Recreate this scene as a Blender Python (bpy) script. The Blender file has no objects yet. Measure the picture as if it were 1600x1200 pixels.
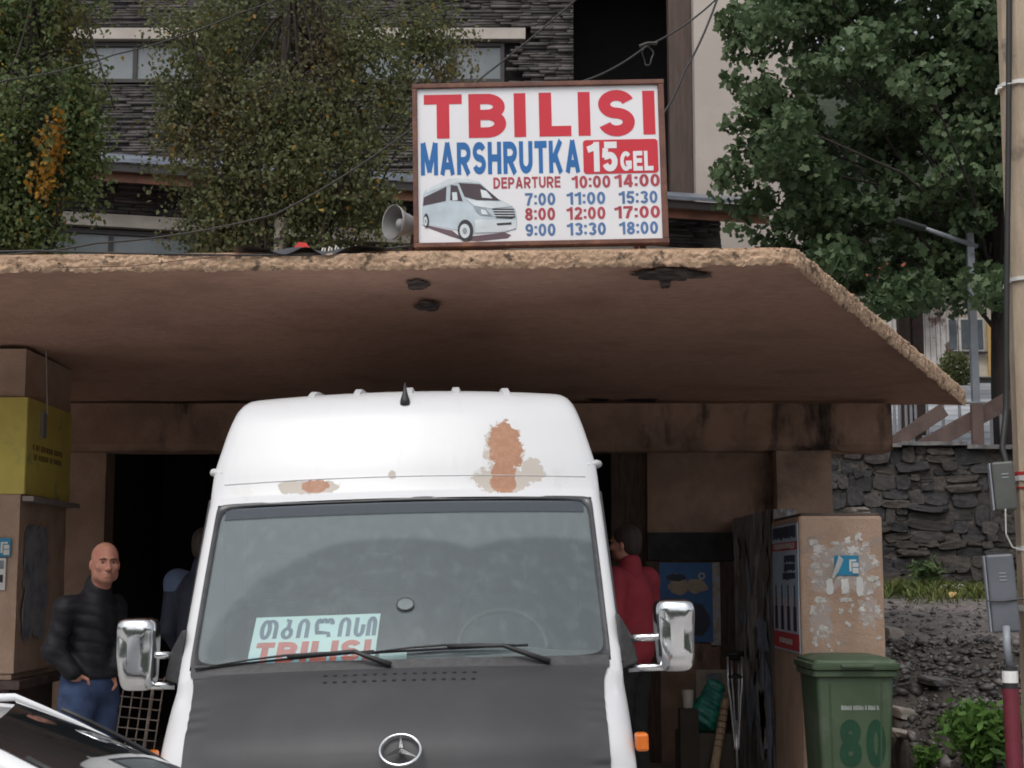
import bpy, bmesh, math, random
import numpy as np
from mathutils import Vector, Matrix, noise as mnoise

# ------------------------------------------------------------------ camera
sc = bpy.context.scene
col = sc.collection
R = math.radians
FPX = 2400.0                      # focal length in photograph pixels
PITCH = math.atan(305.0 / FPX)
EYE = 1.6
cd = bpy.data.cameras.new('camera'); cam = bpy.data.objects.new('camera', cd); col.objects.link(cam)
cd.sensor_fit = 'HORIZONTAL'; cd.sensor_width = 36; cd.lens = 36 * FPX / 1600
cd.clip_start = 0.1; cd.clip_end = 600
cam.location = (0, 0, EYE); cam.rotation_euler = (math.pi / 2 + PITCH, 0, 0)
sc.camera = cam

# ------------------------------------------------------------------ sky, sun, exposure
w = bpy.data.worlds.new('World'); sc.world = w; w.use_nodes = True
nt = w.node_tree; nt.nodes.clear()
sky = nt.nodes.new('ShaderNodeTexSky'); sky.sky_type = 'NISHITA'; sky.sun_disc = False
SUN_EL, SUN_AZ = R(58), R(200)     # azimuth measured clockwise from +Y (behind the camera, to the left)
sky.sun_elevation = SUN_EL; sky.sun_rotation = SUN_AZ
sky.air_density = 1.0; sky.dust_density = 5.0; sky.ozone_density = 1.0
hs = nt.nodes.new('ShaderNodeHueSaturation'); hs.inputs['Saturation'].default_value = 0.30
bg = nt.nodes.new('ShaderNodeBackground'); bg.inputs['Strength'].default_value = 0.15
wo = nt.nodes.new('ShaderNodeOutputWorld')
nt.links.new(sky.outputs[0], hs.inputs['Color']); nt.links.new(hs.outputs[0], bg.inputs['Color'])
nt.links.new(bg.outputs[0], wo.inputs['Surface'])
sl = bpy.data.lights.new('sun', 'SUN'); so = bpy.data.objects.new('sun', sl); col.objects.link(so)
sl.energy = 0.5; sl.angle = R(40); sl.color = (1.0, 0.97, 0.93)
sd = Vector((math.sin(SUN_AZ) * math.cos(SUN_EL), math.cos(SUN_AZ) * math.cos(SUN_EL), math.sin(SUN_EL)))
so.rotation_euler = (-sd).to_track_quat('-Z', 'Y').to_euler(); so.location = sd * 40
sc.view_settings.view_transform = 'Standard'; sc.view_settings.look = 'None'
sc.view_settings.gamma = 1.0; sc.view_settings.use_curve_mapping = False
sc.view_settings.exposure = 0.26
sc.cycles.filter_width = 1.8; sc.cycles.max_bounces = 6; sc.cycles.diffuse_bounces = 4; sc.cycles.transparent_max_bounces = 8

random.seed(7); rng = np.random.default_rng(7)
def P(px, py, Y):
    """world point seen at photograph pixel (px,py) when it lies at depth Y"""
    u = (px - 800) / FPX; v = (600 - py) / FPX
    c, s = math.cos(PITCH), math.sin(PITCH)
    k = Y / (c - v * s)
    return Vector((u * k, Y, EYE + k * (s + v * c)))

# ------------------------------------------------------------------ shader helpers
class S:
    """tiny expression wrapper round a shader socket"""
    def __init__(s, t, o): s.t, s.o = t, o
    def _m(s, op, b=None, c=None):
        n = s.t.nodes.new('ShaderNodeMath'); n.operation = op
        for i, q in enumerate((s, b, c)):
            if q is None: continue
            if isinstance(q, S): s.t.links.new(q.o, n.inputs[i])
            else: n.inputs[i].default_value = q
        return S(s.t, n.outputs[0])
    def __add__(s, b): return s._m('ADD', b)
    def __sub__(s, b): return s._m('SUBTRACT', b)
    def __mul__(s, b): return s._m('MULTIPLY', b)
    def __truediv__(s, b): return s._m('DIVIDE', b)
    def sq(s): return s._m('MULTIPLY', s)
    def sqrt(s): return s._m('SQRT')
    def lt(s, b): return s._m('LESS_THAN', b)
    def gt(s, b): return s._m('GREATER_THAN', b)
    def mn(s, b): return s._m('MINIMUM', b)
    def mx(s, b): return s._m('MAXIMUM', b)
    def sstep(s, a, b):
        n = s.t.nodes.new('ShaderNodeMapRange'); n.interpolation_type = 'SMOOTHSTEP'
        s.t.links.new(s.o, n.inputs[0]); n.inputs[1].default_value = a; n.inputs[2].default_value = b
        return S(s.t, n.outputs[0])
def coords(t, which='Object'):
    n = t.nodes.new('ShaderNodeTexCoord'); x = t.nodes.new('ShaderNodeSeparateXYZ')
    t.links.new(n.outputs[which], x.inputs[0])
    return [S(t, x.outputs[i]) for i in range(3)], n.outputs[which]
def noise_s(t, vec, scale, detail=5, rough=0.6, stretch=None, dist=0):
    if stretch:
        m = t.nodes.new('ShaderNodeMapping'); m.inputs['Scale'].default_value = stretch
        t.links.new(vec, m.inputs['Vector']); vec = m.outputs[0]
    n = t.nodes.new('ShaderNodeTexNoise'); n.inputs['Scale'].default_value = scale
    n.inputs['Detail'].default_value = detail; n.inputs['Roughness'].default_value = rough
    n.inputs['Distortion'].default_value = dist
    t.links.new(vec, n.inputs['Vector'])
    return S(t, n.outputs['Fac'])
def rgb(c): return (c[0], c[1], c[2], 1)
def mixc(t, fac, a, b):
    n = t.nodes.new('ShaderNodeMix'); n.data_type = 'RGBA'; n.clamp_factor = True
    if isinstance(fac, S): t.links.new(fac.o, n.inputs[0])
    else: n.inputs[0].default_value = fac
    for i, q in ((6, a), (7, b)):
        if isinstance(q, tuple): n.inputs[i].default_value = rgb(q)
        else: t.links.new(q, n.inputs[i])
    return n.outputs[2]
def newmat(name):
    m = bpy.data.materials.new(name); m.use_nodes = True; t = m.node_tree
    b = t.nodes['Principled BSDF']
    return m, t, b
def bumpit(t, b, h, strength, dist=0.02):
    n = t.nodes.new('ShaderNodeBump'); n.inputs['Strength'].default_value = strength
    n.inputs['Distance'].default_value = dist
    t.links.new(h.o, n.inputs['Height']); t.links.new(n.outputs[0], b.inputs['Normal'])
def M(name, c, c2=None, rough=0.8, scale=6, metal=0.0, spec=0.5, bump=0.0, bscale=None, bdist=0.02, c3=None,
      scale3=1.1, lim=(0.38, 0.62), lim3=(0.5, 0.68), rand=0.0, island=0.0, stretch=None, stretch3=None, rvar=0.0, coat=0.0):
    m, t, b = newmat(name)
    xyz, vec = coords(t)
    n1 = noise_s(t, vec, scale, 6, 0.6, stretch)
    colr = mixc(t, n1.sstep(*lim), c, c2 or tuple(v * 0.8 for v in c))
    if c3 is not None:
        n3 = noise_s(t, vec, scale3, 5, 0.62, stretch3)
        colr = mixc(t, n3.sstep(*lim3), colr, c3)
    if rand or island:
        n = t.nodes.new('ShaderNodeObjectInfo' if rand else 'ShaderNodeNewGeometry')
        o = n.outputs['Random'] if rand else n.outputs['Random Per Island']
        k = S(t, o) * (2 * (rand or island)) + (1 - (rand or island))
        h = t.nodes.new('ShaderNodeHueSaturation'); t.links.new(colr, h.inputs['Color']); t.links.new(k.o, h.inputs['Value'])
        colr = h.outputs[0]
    t.links.new(colr, b.inputs['Base Color'])
    b.inputs['Metallic'].default_value = metal; b.inputs['Specular IOR Level'].default_value = spec
    b.inputs['Coat Weight'].default_value = coat
    if rvar:
        rr = n1 * (2 * rvar) + (rough - rvar); t.links.new(rr.o, b.inputs['Roughness'])
    else: b.inputs['Roughness'].default_value = rough
    if bump: bumpit(t, b, noise_s(t, vec, bscale or scale * 3, 8, 0.65, stretch), bump, bdist)
    return m

# ------------------------------------------------------------------ mesh helpers
class MB:
    def __init__(s): s.v = []; s.f = []; s.m = []
    def add(s, vs, fs, mi=0):
        o = len(s.v); s.v += [tuple(p) for p in vs]
        s.f += [tuple(i + o for i in f) for f in fs]; s.m += [mi] * len(fs); return s
    def box(s, x0, x1, y0, y1, z0, z1, mi=0):
        return s.add([(x0,y0,z0),(x1,y0,z0),(x1,y1,z0),(x0,y1,z0),(x0,y0,z1),(x1,y0,z1),(x1,y1,z1),(x0,y1,z1)],
                     [(0,3,2,1),(4,5,6,7),(0,1,5,4),(1,2,6,5),(2,3,7,6),(3,0,4,7)], mi)
    def obox(s, c, ax, ay, az, mi=0):
        """oriented box: centre and three half-axis vectors"""
        c, ax, ay, az = map(Vector, (c, ax, ay, az))
        if ax.cross(ay).dot(az) < 0: ax = -ax
        vs = [c + sx*ax + sy*ay + sz*az for sz in (-1,1) for sx, sy in ((-1,-1),(1,-1),(1,1),(-1,1))]
        return s.add(vs, [(0,3,2,1),(4,5,6,7),(0,1,5,4),(1,2,6,5),(2,3,7,6),(3,0,4,7)], mi)
    def tube(s, pts, r, n=8, mi=0, caps=True):
        pts = [Vector(p) for p in pts]
        if not hasattr(r, '__len__'): r = [r] * len(pts)
        rings = []; prev = None
        for i, p in enumerate(pts):
            d = (pts[min(i+1, len(pts)-1)] - pts[max(i-1, 0)]).normalized()
            if prev is None:
                a = d.cross(Vector((0,0,1)));
                if a.length < 1e-3: a = d.cross(Vector((1,0,0)))
                a.normalize()
            else: a = (prev - d * prev.dot(d)).normalized()
            prev = a; b = d.cross(a)
            rings.append([p + (a*math.cos(2*math.pi*k/n) + b*math.sin(2*math.pi*k/n)) * r[i] for k in range(n)])
        vs = [q for ring in rings for q in ring]; fs = []
        for i in range(len(pts)-1):
            for k in range(n):
                fs.append((i*n+k, i*n+(k+1)%n, (i+1)*n+(k+1)%n, (i+1)*n+k))
        if caps: fs += [tuple(range(n-1,-1,-1)), tuple((len(pts)-1)*n+k for k in range(n))]
        return s.add(vs, fs, mi)
    def loft(s, rings, closed=True, caps=True, mi=0):
        n = len(rings[0]); vs = [q for r_ in rings for q in r_]; fs = []
        for i in range(len(rings)-1):
            for k in range(n if closed else n-1):
                fs.append((i*n+k, i*n+(k+1)%n, (i+1)*n+(k+1)%n, (i+1)*n+k))
        if caps and closed: fs += [tuple(range(n-1,-1,-1)), tuple((len(rings)-1)*n+k for k in range(n))]
        return s.add(vs, fs, mi)
    def grid(s, fn, nu, nv, mi=0):
        vs = [fn(i/nu, j/nv) for j in range(nv+1) for i in range(nu+1)]
        fs = [(j*(nu+1)+i, j*(nu+1)+i+1, (j+1)*(nu+1)+i+1, (j+1)*(nu+1)+i) for j in range(nv) for i in range(nu)]
        return s.add(vs, fs, mi)
    def prism(s, poly, d, mi=0):
        """closed polygon (list of points) pushed along vector d"""
        n = len(poly); d = Vector(d); a = [Vector(p) for p in poly]
        vs = a + [p + d for p in a]
        fs = [tuple(range(n-1,-1,-1)), tuple(range(n, 2*n))] + [(k, (k+1)%n, n+(k+1)%n, n+k) for k in range(n)]
        return s.add(vs, fs, mi)
    def build(s, name, mat, parent=None, smooth=False, bevel=0.0, bseg=2, fixn=True, **kw):
        me = bpy.data.meshes.new(name); me.from_pydata(s.v, [], s.f)
        mats = mat if isinstance(mat, (list, tuple)) else [mat]
        for q in mats: me.materials.append(q)
        if len(mats) > 1: me.polygons.foreach_set('material_index', s.m)
        if fixn:
            bm = bmesh.new(); bm.from_mesh(me); bmesh.ops.recalc_face_normals(bm, faces=bm.faces); bm.to_mesh(me); bm.free()
        if bevel:
            bm = bmesh.new(); bm.from_mesh(me)
            ed = [e for e in bm.edges if len(e.link_faces) == 2 and e.calc_face_angle(0) > 0.5]
            bmesh.ops.bevel(bm, geom=ed, offset=bevel, segments=bseg, affect='EDGES', profile=0.5, clamp_overlap=True)
            bm.to_mesh(me); bm.free()
        if smooth: shade(me, smooth)
        o = bpy.data.objects.new(name, me); col.objects.link(o); o.parent = parent
        return tag(o, **kw)
def shade(me, ang):
    me.polygons.foreach_set('use_smooth', [True] * len(me.polygons))
    if ang is not True: me.set_sharp_from_angle(angle=R(ang))
def tag(o, label=None, cat=None, group=None, kind=None):
    if label: o['label'] = label
    if cat: o['category'] = cat
    if group: o['group'] = group
    if kind: o['kind'] = kind
    return o
def thing(name, label, cat, loc=(0,0,0), rot=(0,0,0), group=None):
    o = bpy.data.objects.new(name, None); col.objects.link(o); o.location = loc; o.rotation_euler = rot
    o.empty_display_size = 0.1
    return tag(o, label, cat, group)
def link_mesh(name, me, parent=None, loc=None, rot=None, scale=None, **kw):
    o = bpy.data.objects.new(name, me); col.objects.link(o); o.parent = parent
    if loc is not None: o.location = loc
    if rot is not None: o.rotation_euler = rot
    if scale is not None: o.scale = scale
    return tag(o, **kw)
def fbm(x, y, z, sc_=1.0, oct_=4):
    return mnoise.fractal(Vector((x, y, z)) * sc_, 1.0, 2.0, oct_)
def np_mesh(name, V, F, mat):
    """V (n,3) array, F (m,k) array of equal-sized faces"""
    me = bpy.data.meshes.new(name); n, k = F.shape
    me.vertices.add(len(V)); me.vertices.foreach_set('co', V.astype(np.float32).ravel())
    me.loops.add(n * k); me.loops.foreach_set('vertex_index', F.astype(np.int32).ravel())
    me.polygons.add(n); me.polygons.foreach_set('loop_start', np.arange(0, n*k, k, dtype=np.int32))
    me.update(calc_edges=True); me.validate()
    for q in (mat if isinstance(mat, (list, tuple)) else [mat]): me.materials.append(q)
    return me
def _arc(cx, cy, rx, ry, a0, a1, n=14): return [(cx + rx*math.cos(math.radians(a0+(a1-a0)*k/n)), cy + ry*math.sin(math.radians(a0+(a1-a0)*k/n))) for k in range(n+1)]
def glyph(ch, t):
    """heavy grotesque letter as centre lines in a box w x 1 with stroke t: (w, [polyline, ...])"""
    w_ = {'I': t, ':': t, '1': 0.46, 'M': 0.92, 'E': 0.62, 'L': 0.60, 'T': 0.66, 'G': 0.76, 'K': 0.76, 'R': 0.74, 'D': 0.74, 'A': 0.80, 'U': 0.72, 'S': 0.70, 'H': 0.72, 'P': 0.68, 'B': 0.74}.get(ch, 0.60)
    h = t/2; l, r, b, tp, m, c = h, w_-h, h, 1-h, 0.5, w_/2
    if ch == 'I': g = [[(c,0),(c,1)]]
    elif ch == ':': g = [[(c,0.08),(c,0.08+t)],[(c,0.62),(c,0.62+t)]]
    elif ch == '1': g = [[(r,0),(r,1)],[(r,0.90),(r*0.55,0.80),(0,0.74)]]
    elif ch == 'T': g = [[(0,tp),(w_,tp)],[(c,0),(c,1-t)]]
    elif ch == 'L': g = [[(l,0),(l,1)],[(t,b),(w_,b)]]
    elif ch == 'E': g = [[(l,0),(l,1)],[(t,b),(w_,b)],[(t,tp),(w_,tp)],[(t,m+0.02),(w_*0.94,m+0.02)]]
    elif ch == 'H': g = [[(l,0),(l,1)],[(r,0),(r,1)],[(t,m),(w_-t,m)]]
    elif ch == 'A': g = [[(h*1.05,0),(c,1)],[(w_-h*1.05,0),(c,1)],[(w_*0.24,0.28),(w_*0.76,0.28)]]
    elif ch == 'M': g = [[(l,0),(l,1)],[(r,0),(r,1)],[(l+h*0.3,1),(c,0.10)],[(r-h*0.3,1),(c,0.10)]]
    elif ch == 'K': g = [[(l,0),(l,1)],[(t*0.9,0.36),(w_-h*1.1,1)],[(w_*0.42,0.58),(w_-h*1.15,0)]]
    elif ch == 'U': g = [[(l,1)] + _arc(c,0.5-h+h-0.12,c-h,0.38-h,180,360) + [(r,1)]]
    elif ch in 'BPRD':
        x = w_*0.5; g = [[(l,0),(l,1)]]
        if ch == 'D': g.append([(t,tp)] + _arc(w_*0.40,0.5,r-w_*0.40,tp-0.5,90,-90,18) + [(t,b)])
        else:
            mm = 0.52 if ch == 'B' else 0.44; g.append([(t,tp)] + _arc(x,(tp+mm)/2,r-x-(0.02 if ch == 'B' else 0),(tp-mm)/2,90,-90) + [(t,mm)])
            if ch == 'B': g.append([(t,mm)] + _arc(x,(mm+b)/2,r-x,(mm-b)/2,90,-90) + [(t,b)])
            if ch == 'R': g.append([(w_*0.44,mm),(w_-h*1.05,0)])
    elif ch == 'S': g = [_arc(c,(tp+0.5)/2+0.005,c-h,(tp-0.5)/2,18,270,18) + _arc(c,(b+0.5)/2,c-h,(0.5-b)/2,90,-165,18)[1:]]
    elif ch == 'G': g = [_arc(c,0.5,c-h,0.5-h,42,330,24) + [(r,0.22)], [(r,0.10),(r,0.52)], [(w_-t,0.52-h),(c*0.98,0.52-h)]]
    elif ch == '0': g = [_arc(c,0.5,c-h,0.5-h,0,360,28)]
    elif ch == '8': g = [_arc(c,0.26+h*0.25,c-h,0.26-h*0.75,0,360,24), _arc(c,0.76-h*0.3,(c-h)*0.9,0.24-h*0.7,0,360,24)]
    elif ch == '9': g = [_arc(c,0.67,c-h,0.33-h,0,360,24), [(r,0.66)] + _arc(c,0.45,c-h,0.45-h,0,-140,14)]
    elif ch == '7': g = [[(0,tp),(w_,tp)], [(r*0.99,1-t),(w_*0.55,0.5),(w_*0.36,0)]]
    elif ch == '5': g = [[(w_*0.14,tp),(w_*0.96,tp)], [(w_*0.22,1-t),(w_*0.17,0.46)], [(w_*0.12,0.50)] + _arc(c*0.98,0.33,c-h,0.33-h,120,-160,20)]
    elif ch == '4': g = [[(w_*0.72,0),(w_*0.72,1)], [(w_*0.62,0.95),(h*0.9,0.30)], [(0,0.28),(w_,0.28)]]
    elif ch == '3': g = [_arc(c,0.75-h*0.2,c-h,0.25-h*0.8,160,-90,16), _arc(c,0.28,c-h,0.28-h,90,-160,18)]
    elif ch == '2': g = [_arc(c,0.70,c-h,0.30-h,165,-30,14) + [(w_*0.52,0.34),(w_*0.2,t)], [(0,b),(w_,b)]]
    else: g = []
    return w_, g
def text_mesh(s, name, mat, parent, x0, x1, z0, z1, y, bold=0.2, gap=0.11, place=None, sx=1.0):
    """lettering fitted into the box x0..x1, z0..z1 (local XZ plane, facing -Y)"""
    o = None; gs = [glyph(c, bold) for c in s]; tot = sum(g[0] for g in gs) + gap*(len(s)-1); k = (x1-x0)/tot; H = z1-z0; cur = 0.0; n_ = 0
    for w_, g in gs:
        for pl in g:
            p2 = [np.array(((cur+a)*k, b*H)) for a, b in pl]; closed = len(pl) > 20 and abs(pl[0][0]-pl[-1][0]) + abs(pl[0][1]-pl[-1][1]) < 1e-6
            L, R2 = [], []; m_ = len(pl)
            for i in range(m_):
                a = pl[i-1] if i else (pl[-2] if closed else pl[0]); b = pl[i+1] if i < m_-1 else (pl[1] if closed else pl[-1])
                # stroke normal in glyph space, so that stems and bars keep their weight when stretched
                d = np.array(b) - np.array(a); d = d/max(np.linalg.norm(d), 1e-9); nn = np.array((-d[1], d[0]))*bold/2
                for lst, q in ((L, nn), (R2, -nn)):
                    X, Z = x0 + (cur + pl[i][0] + q[0])*k, z0 + (pl[i][1] + q[1])*H
                    lst.append(tuple(place(X, Z)) if place else (X, y, Z))
            off = -0.00012*(n_ % 3); n_ += 1
            mb_ = MB(); mb_.loft([[(p[0], p[1]+off, p[2]) for p in L], [(p[0], p[1]+off, p[2]) for p in R2]], closed=False, caps=False)
            text_mesh.acc.add(mb_.v, mb_.f)
            if w_ == bold and len(g) == 2: text_mesh.acc.build(name, mat, parent); text_mesh.acc = MB()
        cur += w_ + gap
        if parent is not None or True:
            if text_mesh.acc.f: o = text_mesh.acc.build(name, mat, parent)
            text_mesh.acc = MB()
    return o
text_mesh.acc = MB()
# ---- implicit surfaces for bodies and soft things
class Field:
    def __init__(s, lo, hi, h):
        s.lo, s.h = np.array(lo, float), h
        s.n = np.ceil((np.array(hi) - s.lo) / h).astype(int) + 1
        s.F = np.full(s.n, 0.5, np.float32)
    def _box(s, lo, hi):
        a = np.clip(np.floor((np.array(lo) - s.lo)/s.h).astype(int), 0, s.n-1)
        b = np.clip(np.ceil((np.array(hi) - s.lo)/s.h).astype(int)+1, 1, s.n)
        sl_ = tuple(slice(i, j) for i, j in zip(a, b))
        g = np.meshgrid(*[(s.lo[d] + s.h*np.arange(a[d], b[d])).astype(np.float32) for d in range(3)], indexing='ij')
        return sl_, np.stack(g, -1)
    def _put(s, sl_, d, k, sub):
        A = s.F[sl_]
        if sub: d = -d; hh = np.maximum(k - np.abs(A - d), 0)/k; s.F[sl_] = np.maximum(A, d) + hh*hh*k*0.25
        else: hh = np.maximum(k - np.abs(A - d), 0)/k; s.F[sl_] = np.minimum(A, d) - hh*hh*k*0.25
    def cone(s, a, ra, b, rb, k=0.02, ripple=None):
        a, b = np.array(a, float), np.array(b, float); m = max(ra, rb) + k + 0.06
        sl_, p = s._box(np.minimum(a, b)-m, np.maximum(a, b)+m)
        ab = b - a; a, ab = a.astype(np.float32), ab.astype(np.float32); t = np.clip(((p-a)@ab)/max(ab@ab, 1e-9), 0, 1)
        d = np.linalg.norm(p - (a + t[..., None]*ab), axis=-1) - (ra + t*(rb-ra))
        if ripple: d = d + ripple(p, t)
        s._put(sl_, d, k, False); return s
    def ell(s, c, r, k=0.02, sub=False, rot=0.0, ripple=None):
        c, r = np.array(c, float), np.array(r, float); m = r.max() + k + 0.06
        sl_, p = s._box(c-m, c+m); c, r = c.astype(np.float32), r.astype(np.float32); q = p - c
        if rot: cs, sn = math.cos(rot), math.sin(rot); q = np.stack([q[...,0]*cs+q[...,1]*sn, -q[...,0]*sn+q[...,1]*cs, q[...,2]], -1)
        k0 = np.linalg.norm(q/r, axis=-1); k1 = np.linalg.norm(q/(r*r), axis=-1)
        d = k0*(k0-1)/np.maximum(k1, 1e-6)
        if ripple: d = d + ripple(p, None)
        s._put(sl_, d, k, sub); return s
    def cut(s, axis, val, above=True):
        g = s.lo[axis] + s.h*np.arange(s.n[axis]); sh = [1,1,1]; sh[axis] = -1
        d = (g - val) if above else (val - g)
        s.F = np.maximum(s.F, d.reshape(sh).astype(np.float32)); return s
    def mesh(s, name, mat):
        F = s.F; I = F < 0; nx, ny, nz = F.shape
        cor = [(i,j,k) for i in (0,1) for j in (0,1) for k in (0,1)]
        cnt8 = np.zeros((nx-1, ny-1, nz-1), np.int8)
        for q in cor: cnt8 += I[q[0]:nx-1+q[0], q[1]:ny-1+q[1], q[2]:nz-1+q[2]]
        act = (cnt8 > 0) & (cnt8 < 8); idx = -np.ones(act.shape, np.int32); idx[act] = np.arange(act.sum())
        base = np.stack(np.nonzero(act), -1)
        val = {q: F[base[:,0]+q[0], base[:,1]+q[1], base[:,2]+q[2]] for q in cor}
        acc = np.zeros((len(base), 3)); cnt = np.zeros(len(base))
        for q in cor:
            for d in range(3):
                if q[d]: continue
                e = list(q); e[d] = 1; A, B = val[q], val[tuple(e)]
                msk = (A < 0) != (B < 0); t = np.where(msk, A/np.where(msk, A-B, 1), 0)
                pt = np.repeat(np.array(q, float)[None], len(base), 0); pt[:, d] += t
                acc += pt*msk[:, None]; cnt += msk
        V = s.lo + s.h*(base + acc/cnt[:, None]); Q = []
        for d in range(3):
            a = [slice(None)]*3; b = [slice(None)]*3; a[d] = slice(0, -1); b[d] = slice(1, None)
            ch = I[tuple(a)] != I[tuple(b)]; e = np.stack(np.nonzero(ch), -1)
            u, v_ = (d+1) % 3, (d+2) % 3
            ok = (e[:,u] > 0) & (e[:,v_] > 0) & (e[:,u] < F.shape[u]-1) & (e[:,v_] < F.shape[v_]-1); e = e[ok]
            def at(du, dv):
                q = e.copy(); q[:,u] -= du; q[:,v_] -= dv; return idx[q[:,0], q[:,1], q[:,2]]
            quad = np.stack([at(1,1), at(0,1), at(0,0), at(1,0)], 1)
            flip = ~I[e[:,0], e[:,1], e[:,2]]; quad[flip] = quad[flip][:, ::-1]; Q.append(quad)
        me = np_mesh(name, V, np.concatenate(Q), mat); shade(me, True); return me
# ================================================================== THE SETTING
m_asphalt = M('wet_asphalt', (0.36,0.345,0.33), (0.29,0.28,0.27), rough=0.5, scale=3, bump=0.3, bscale=60, rvar=0.15)
m_paving = M('shelter_floor_concrete', (0.34,0.31,0.28), (0.25,0.22,0.20), rough=0.7, scale=4, bump=0.3, bscale=40)
m_soil = M('wet_dark_soil', (0.085,0.07,0.06), (0.035,0.03,0.027), rough=0.75, scale=7, bump=0.9, bscale=30, bdist=0.05, c3=(0.12,0.10,0.085), scale3=2.2)
m_track = M('gravel_track', (0.20,0.175,0.165), (0.12,0.105,0.10), rough=0.7, scale=12, bump=0.7, bscale=55, bdist=0.03, c3=(0.09,0.08,0.075), scale3=3)
g = MB().grid(lambda a, b: (-90 + 180*a, -50 + 170*b, 0), 4, 4)
g.build('ground', m_asphalt, kind='structure')
g = MB().box(-7.5, 2.55, 9.15, 15.3, 0.004, 0.10)
g.build('shelter_pavement', m_paving, kind='structure', bevel=0.012)

TY = [6.5, 8.0, 9.5, 10.6, 11.6, 12.4, 15.0, 16.6, 19.0]
TZ = [0.02, 0.32, 0.66, 0.86, 1.03, 1.12, 1.42, 1.50, 1.50]
def terr(x, y):
    z = float(np.interp(y, TY, TZ))
    n = 0.10 * fbm(x, y, 3.1, 0.9, 4) + 0.035 * fbm(x, y, 7.7, 4.0, 3)
    k = 1.0 if y < 11.8 else 0.35
    e = min(max((x - 2.57)/0.55, 0), 1); e = e*e*(3-2*e); drop = (1-e)*0.5*min(max((11.0-y)/1.0, 0), 1)
    return max((z + n * k)*(1-drop), 0.01)
def embank(a, b):
    x = 2.57 + 12.4 * a ** 1.6; y = 6.6 + 10.6 * b
    return (x, y, terr(x, y) if a > 0 else -0.2)
g = MB().grid(embank, 90, 110)
for k, f in enumerate(g.f):
    cy = sum(g.v[i][1] for i in f) / 4; g.m[k] = 1 if 12.2 + 0.5 * fbm(g.v[f[0]][0], cy, 0, 0.8) < cy < 14.9 else 0
g.build('embankment', [m_soil, m_track], kind='structure', smooth=True)
g = MB().grid(lambda a, b: (-14 + 16.8*a, 15.45 + 4.5*b, 1.2 + 0.3*fbm(a*12, b*6, 1)), 20, 8)
g.build('back_yard', m_soil, kind='structure', smooth=True)

# sloping grey paved plaza behind the retaining wall
m_plaza = M('pale_plaza_paving', (0.46,0.48,0.51), (0.38,0.40,0.43), rough=0.5, scale=2.5, bump=0.2, bscale=20)
def plaza(a, b):
    y = 16.95 + 18 * b
    return (2.9 + 16*a, y, 3.02 + max(0, (y - 18.2)) * 0.195)
MB().grid(plaza, 6, 24).build('plaza', m_plaza, kind='structure')
m_joint = M('paving_joint', (0.22,0.23,0.25), rough=0.8)
g = MB()
for y in np.arange(18.6, 32, 0.9):
    z = 3.02 + (y - 18.2) * 0.195
    g.add([(2.9, y, z+0.004), (18.9, y, z+0.004), (18.9, y+0.05, z+0.0138), (2.9, y+0.05, z+0.0138)], [(0,1,2,3)])
g.build('plaza_joint_lines', m_joint, kind='structure')

# ================================================================== STONE RETAINING WALL
m_mortar = M('lime_mortar', (0.115,0.10,0.085), (0.06,0.054,0.048), rough=0.9, scale=9, bump=0.9, bscale=40, bdist=0.03, c3=(0.07,0.065,0.06), scale3=1.5)
m_stone = [M('wall_stone_%s' % n, c, tuple(v*0.55 for v in c), rough=0.75, scale=5, bump=0.8, bscale=22, bdist=0.03, rand=0.35)
           for n, c in (('grey', (0.075,0.067,0.063)), ('brown', (0.088,0.074,0.063)), ('slate', (0.055,0.052,0.053)))]
WY = 16.6
rw = thing('retaining_wall', 'dark rubble stone retaining wall behind the wheelie bin', 'wall', (0, WY, 0))
def mort(a, b):
    x = 2.55 + 6.5*a; z = 1.2 + 1.83*b
    return (x, -0.026 + 0.02*fbm(x, z, 5, 3), z)
g = MB().grid(mort, 90, 28)
g.build('mortar', m_mortar, rw, smooth=True)
def stone_mesh(i):
    bm = bmesh.new(); bmesh.ops.create_cube(bm, size=1); bmesh.ops.subdivide_edges(bm, edges=bm.edges[:], cuts=3, use_grid_fill=True)
    for v in bm.verts:
        p = v.co*2; rr_ = 1 - 0.10*(abs(p.x*p.z)**2) - 0.06*(abs(p.x*p.y)**3 + abs(p.z*p.y)**3)
        sh_ = 0.22*mnoise.noise(Vector((p.x*0.9+i*7.1, 0, p.z*0.9))) ; sh2 = 0.22*mnoise.noise(Vector((p.x*0.9, i*5.3, p.z*0.9)))
        q = Vector((p.x*rr_ + sh_ + 0.12*mnoise.noise(p*2.3+Vector((i*3.1,0,0))), p.y*(1+0.5*mnoise.noise(p*1.5+Vector((0,i*2.7,0)))), p.z*rr_ + sh2 + 0.14*mnoise.noise(p*2.1+Vector((0,0,i*4.1)))))
        v.co = q*0.5
    me = bpy.data.meshes.new('stone'); bm.to_mesh(me); bm.free(); shade(me, 35)
    me.materials.append(m_stone[i % 3]); return me
stones = [stone_mesh(i) for i in range(18)]
rs = random.Random(11); z = 1.30
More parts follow.
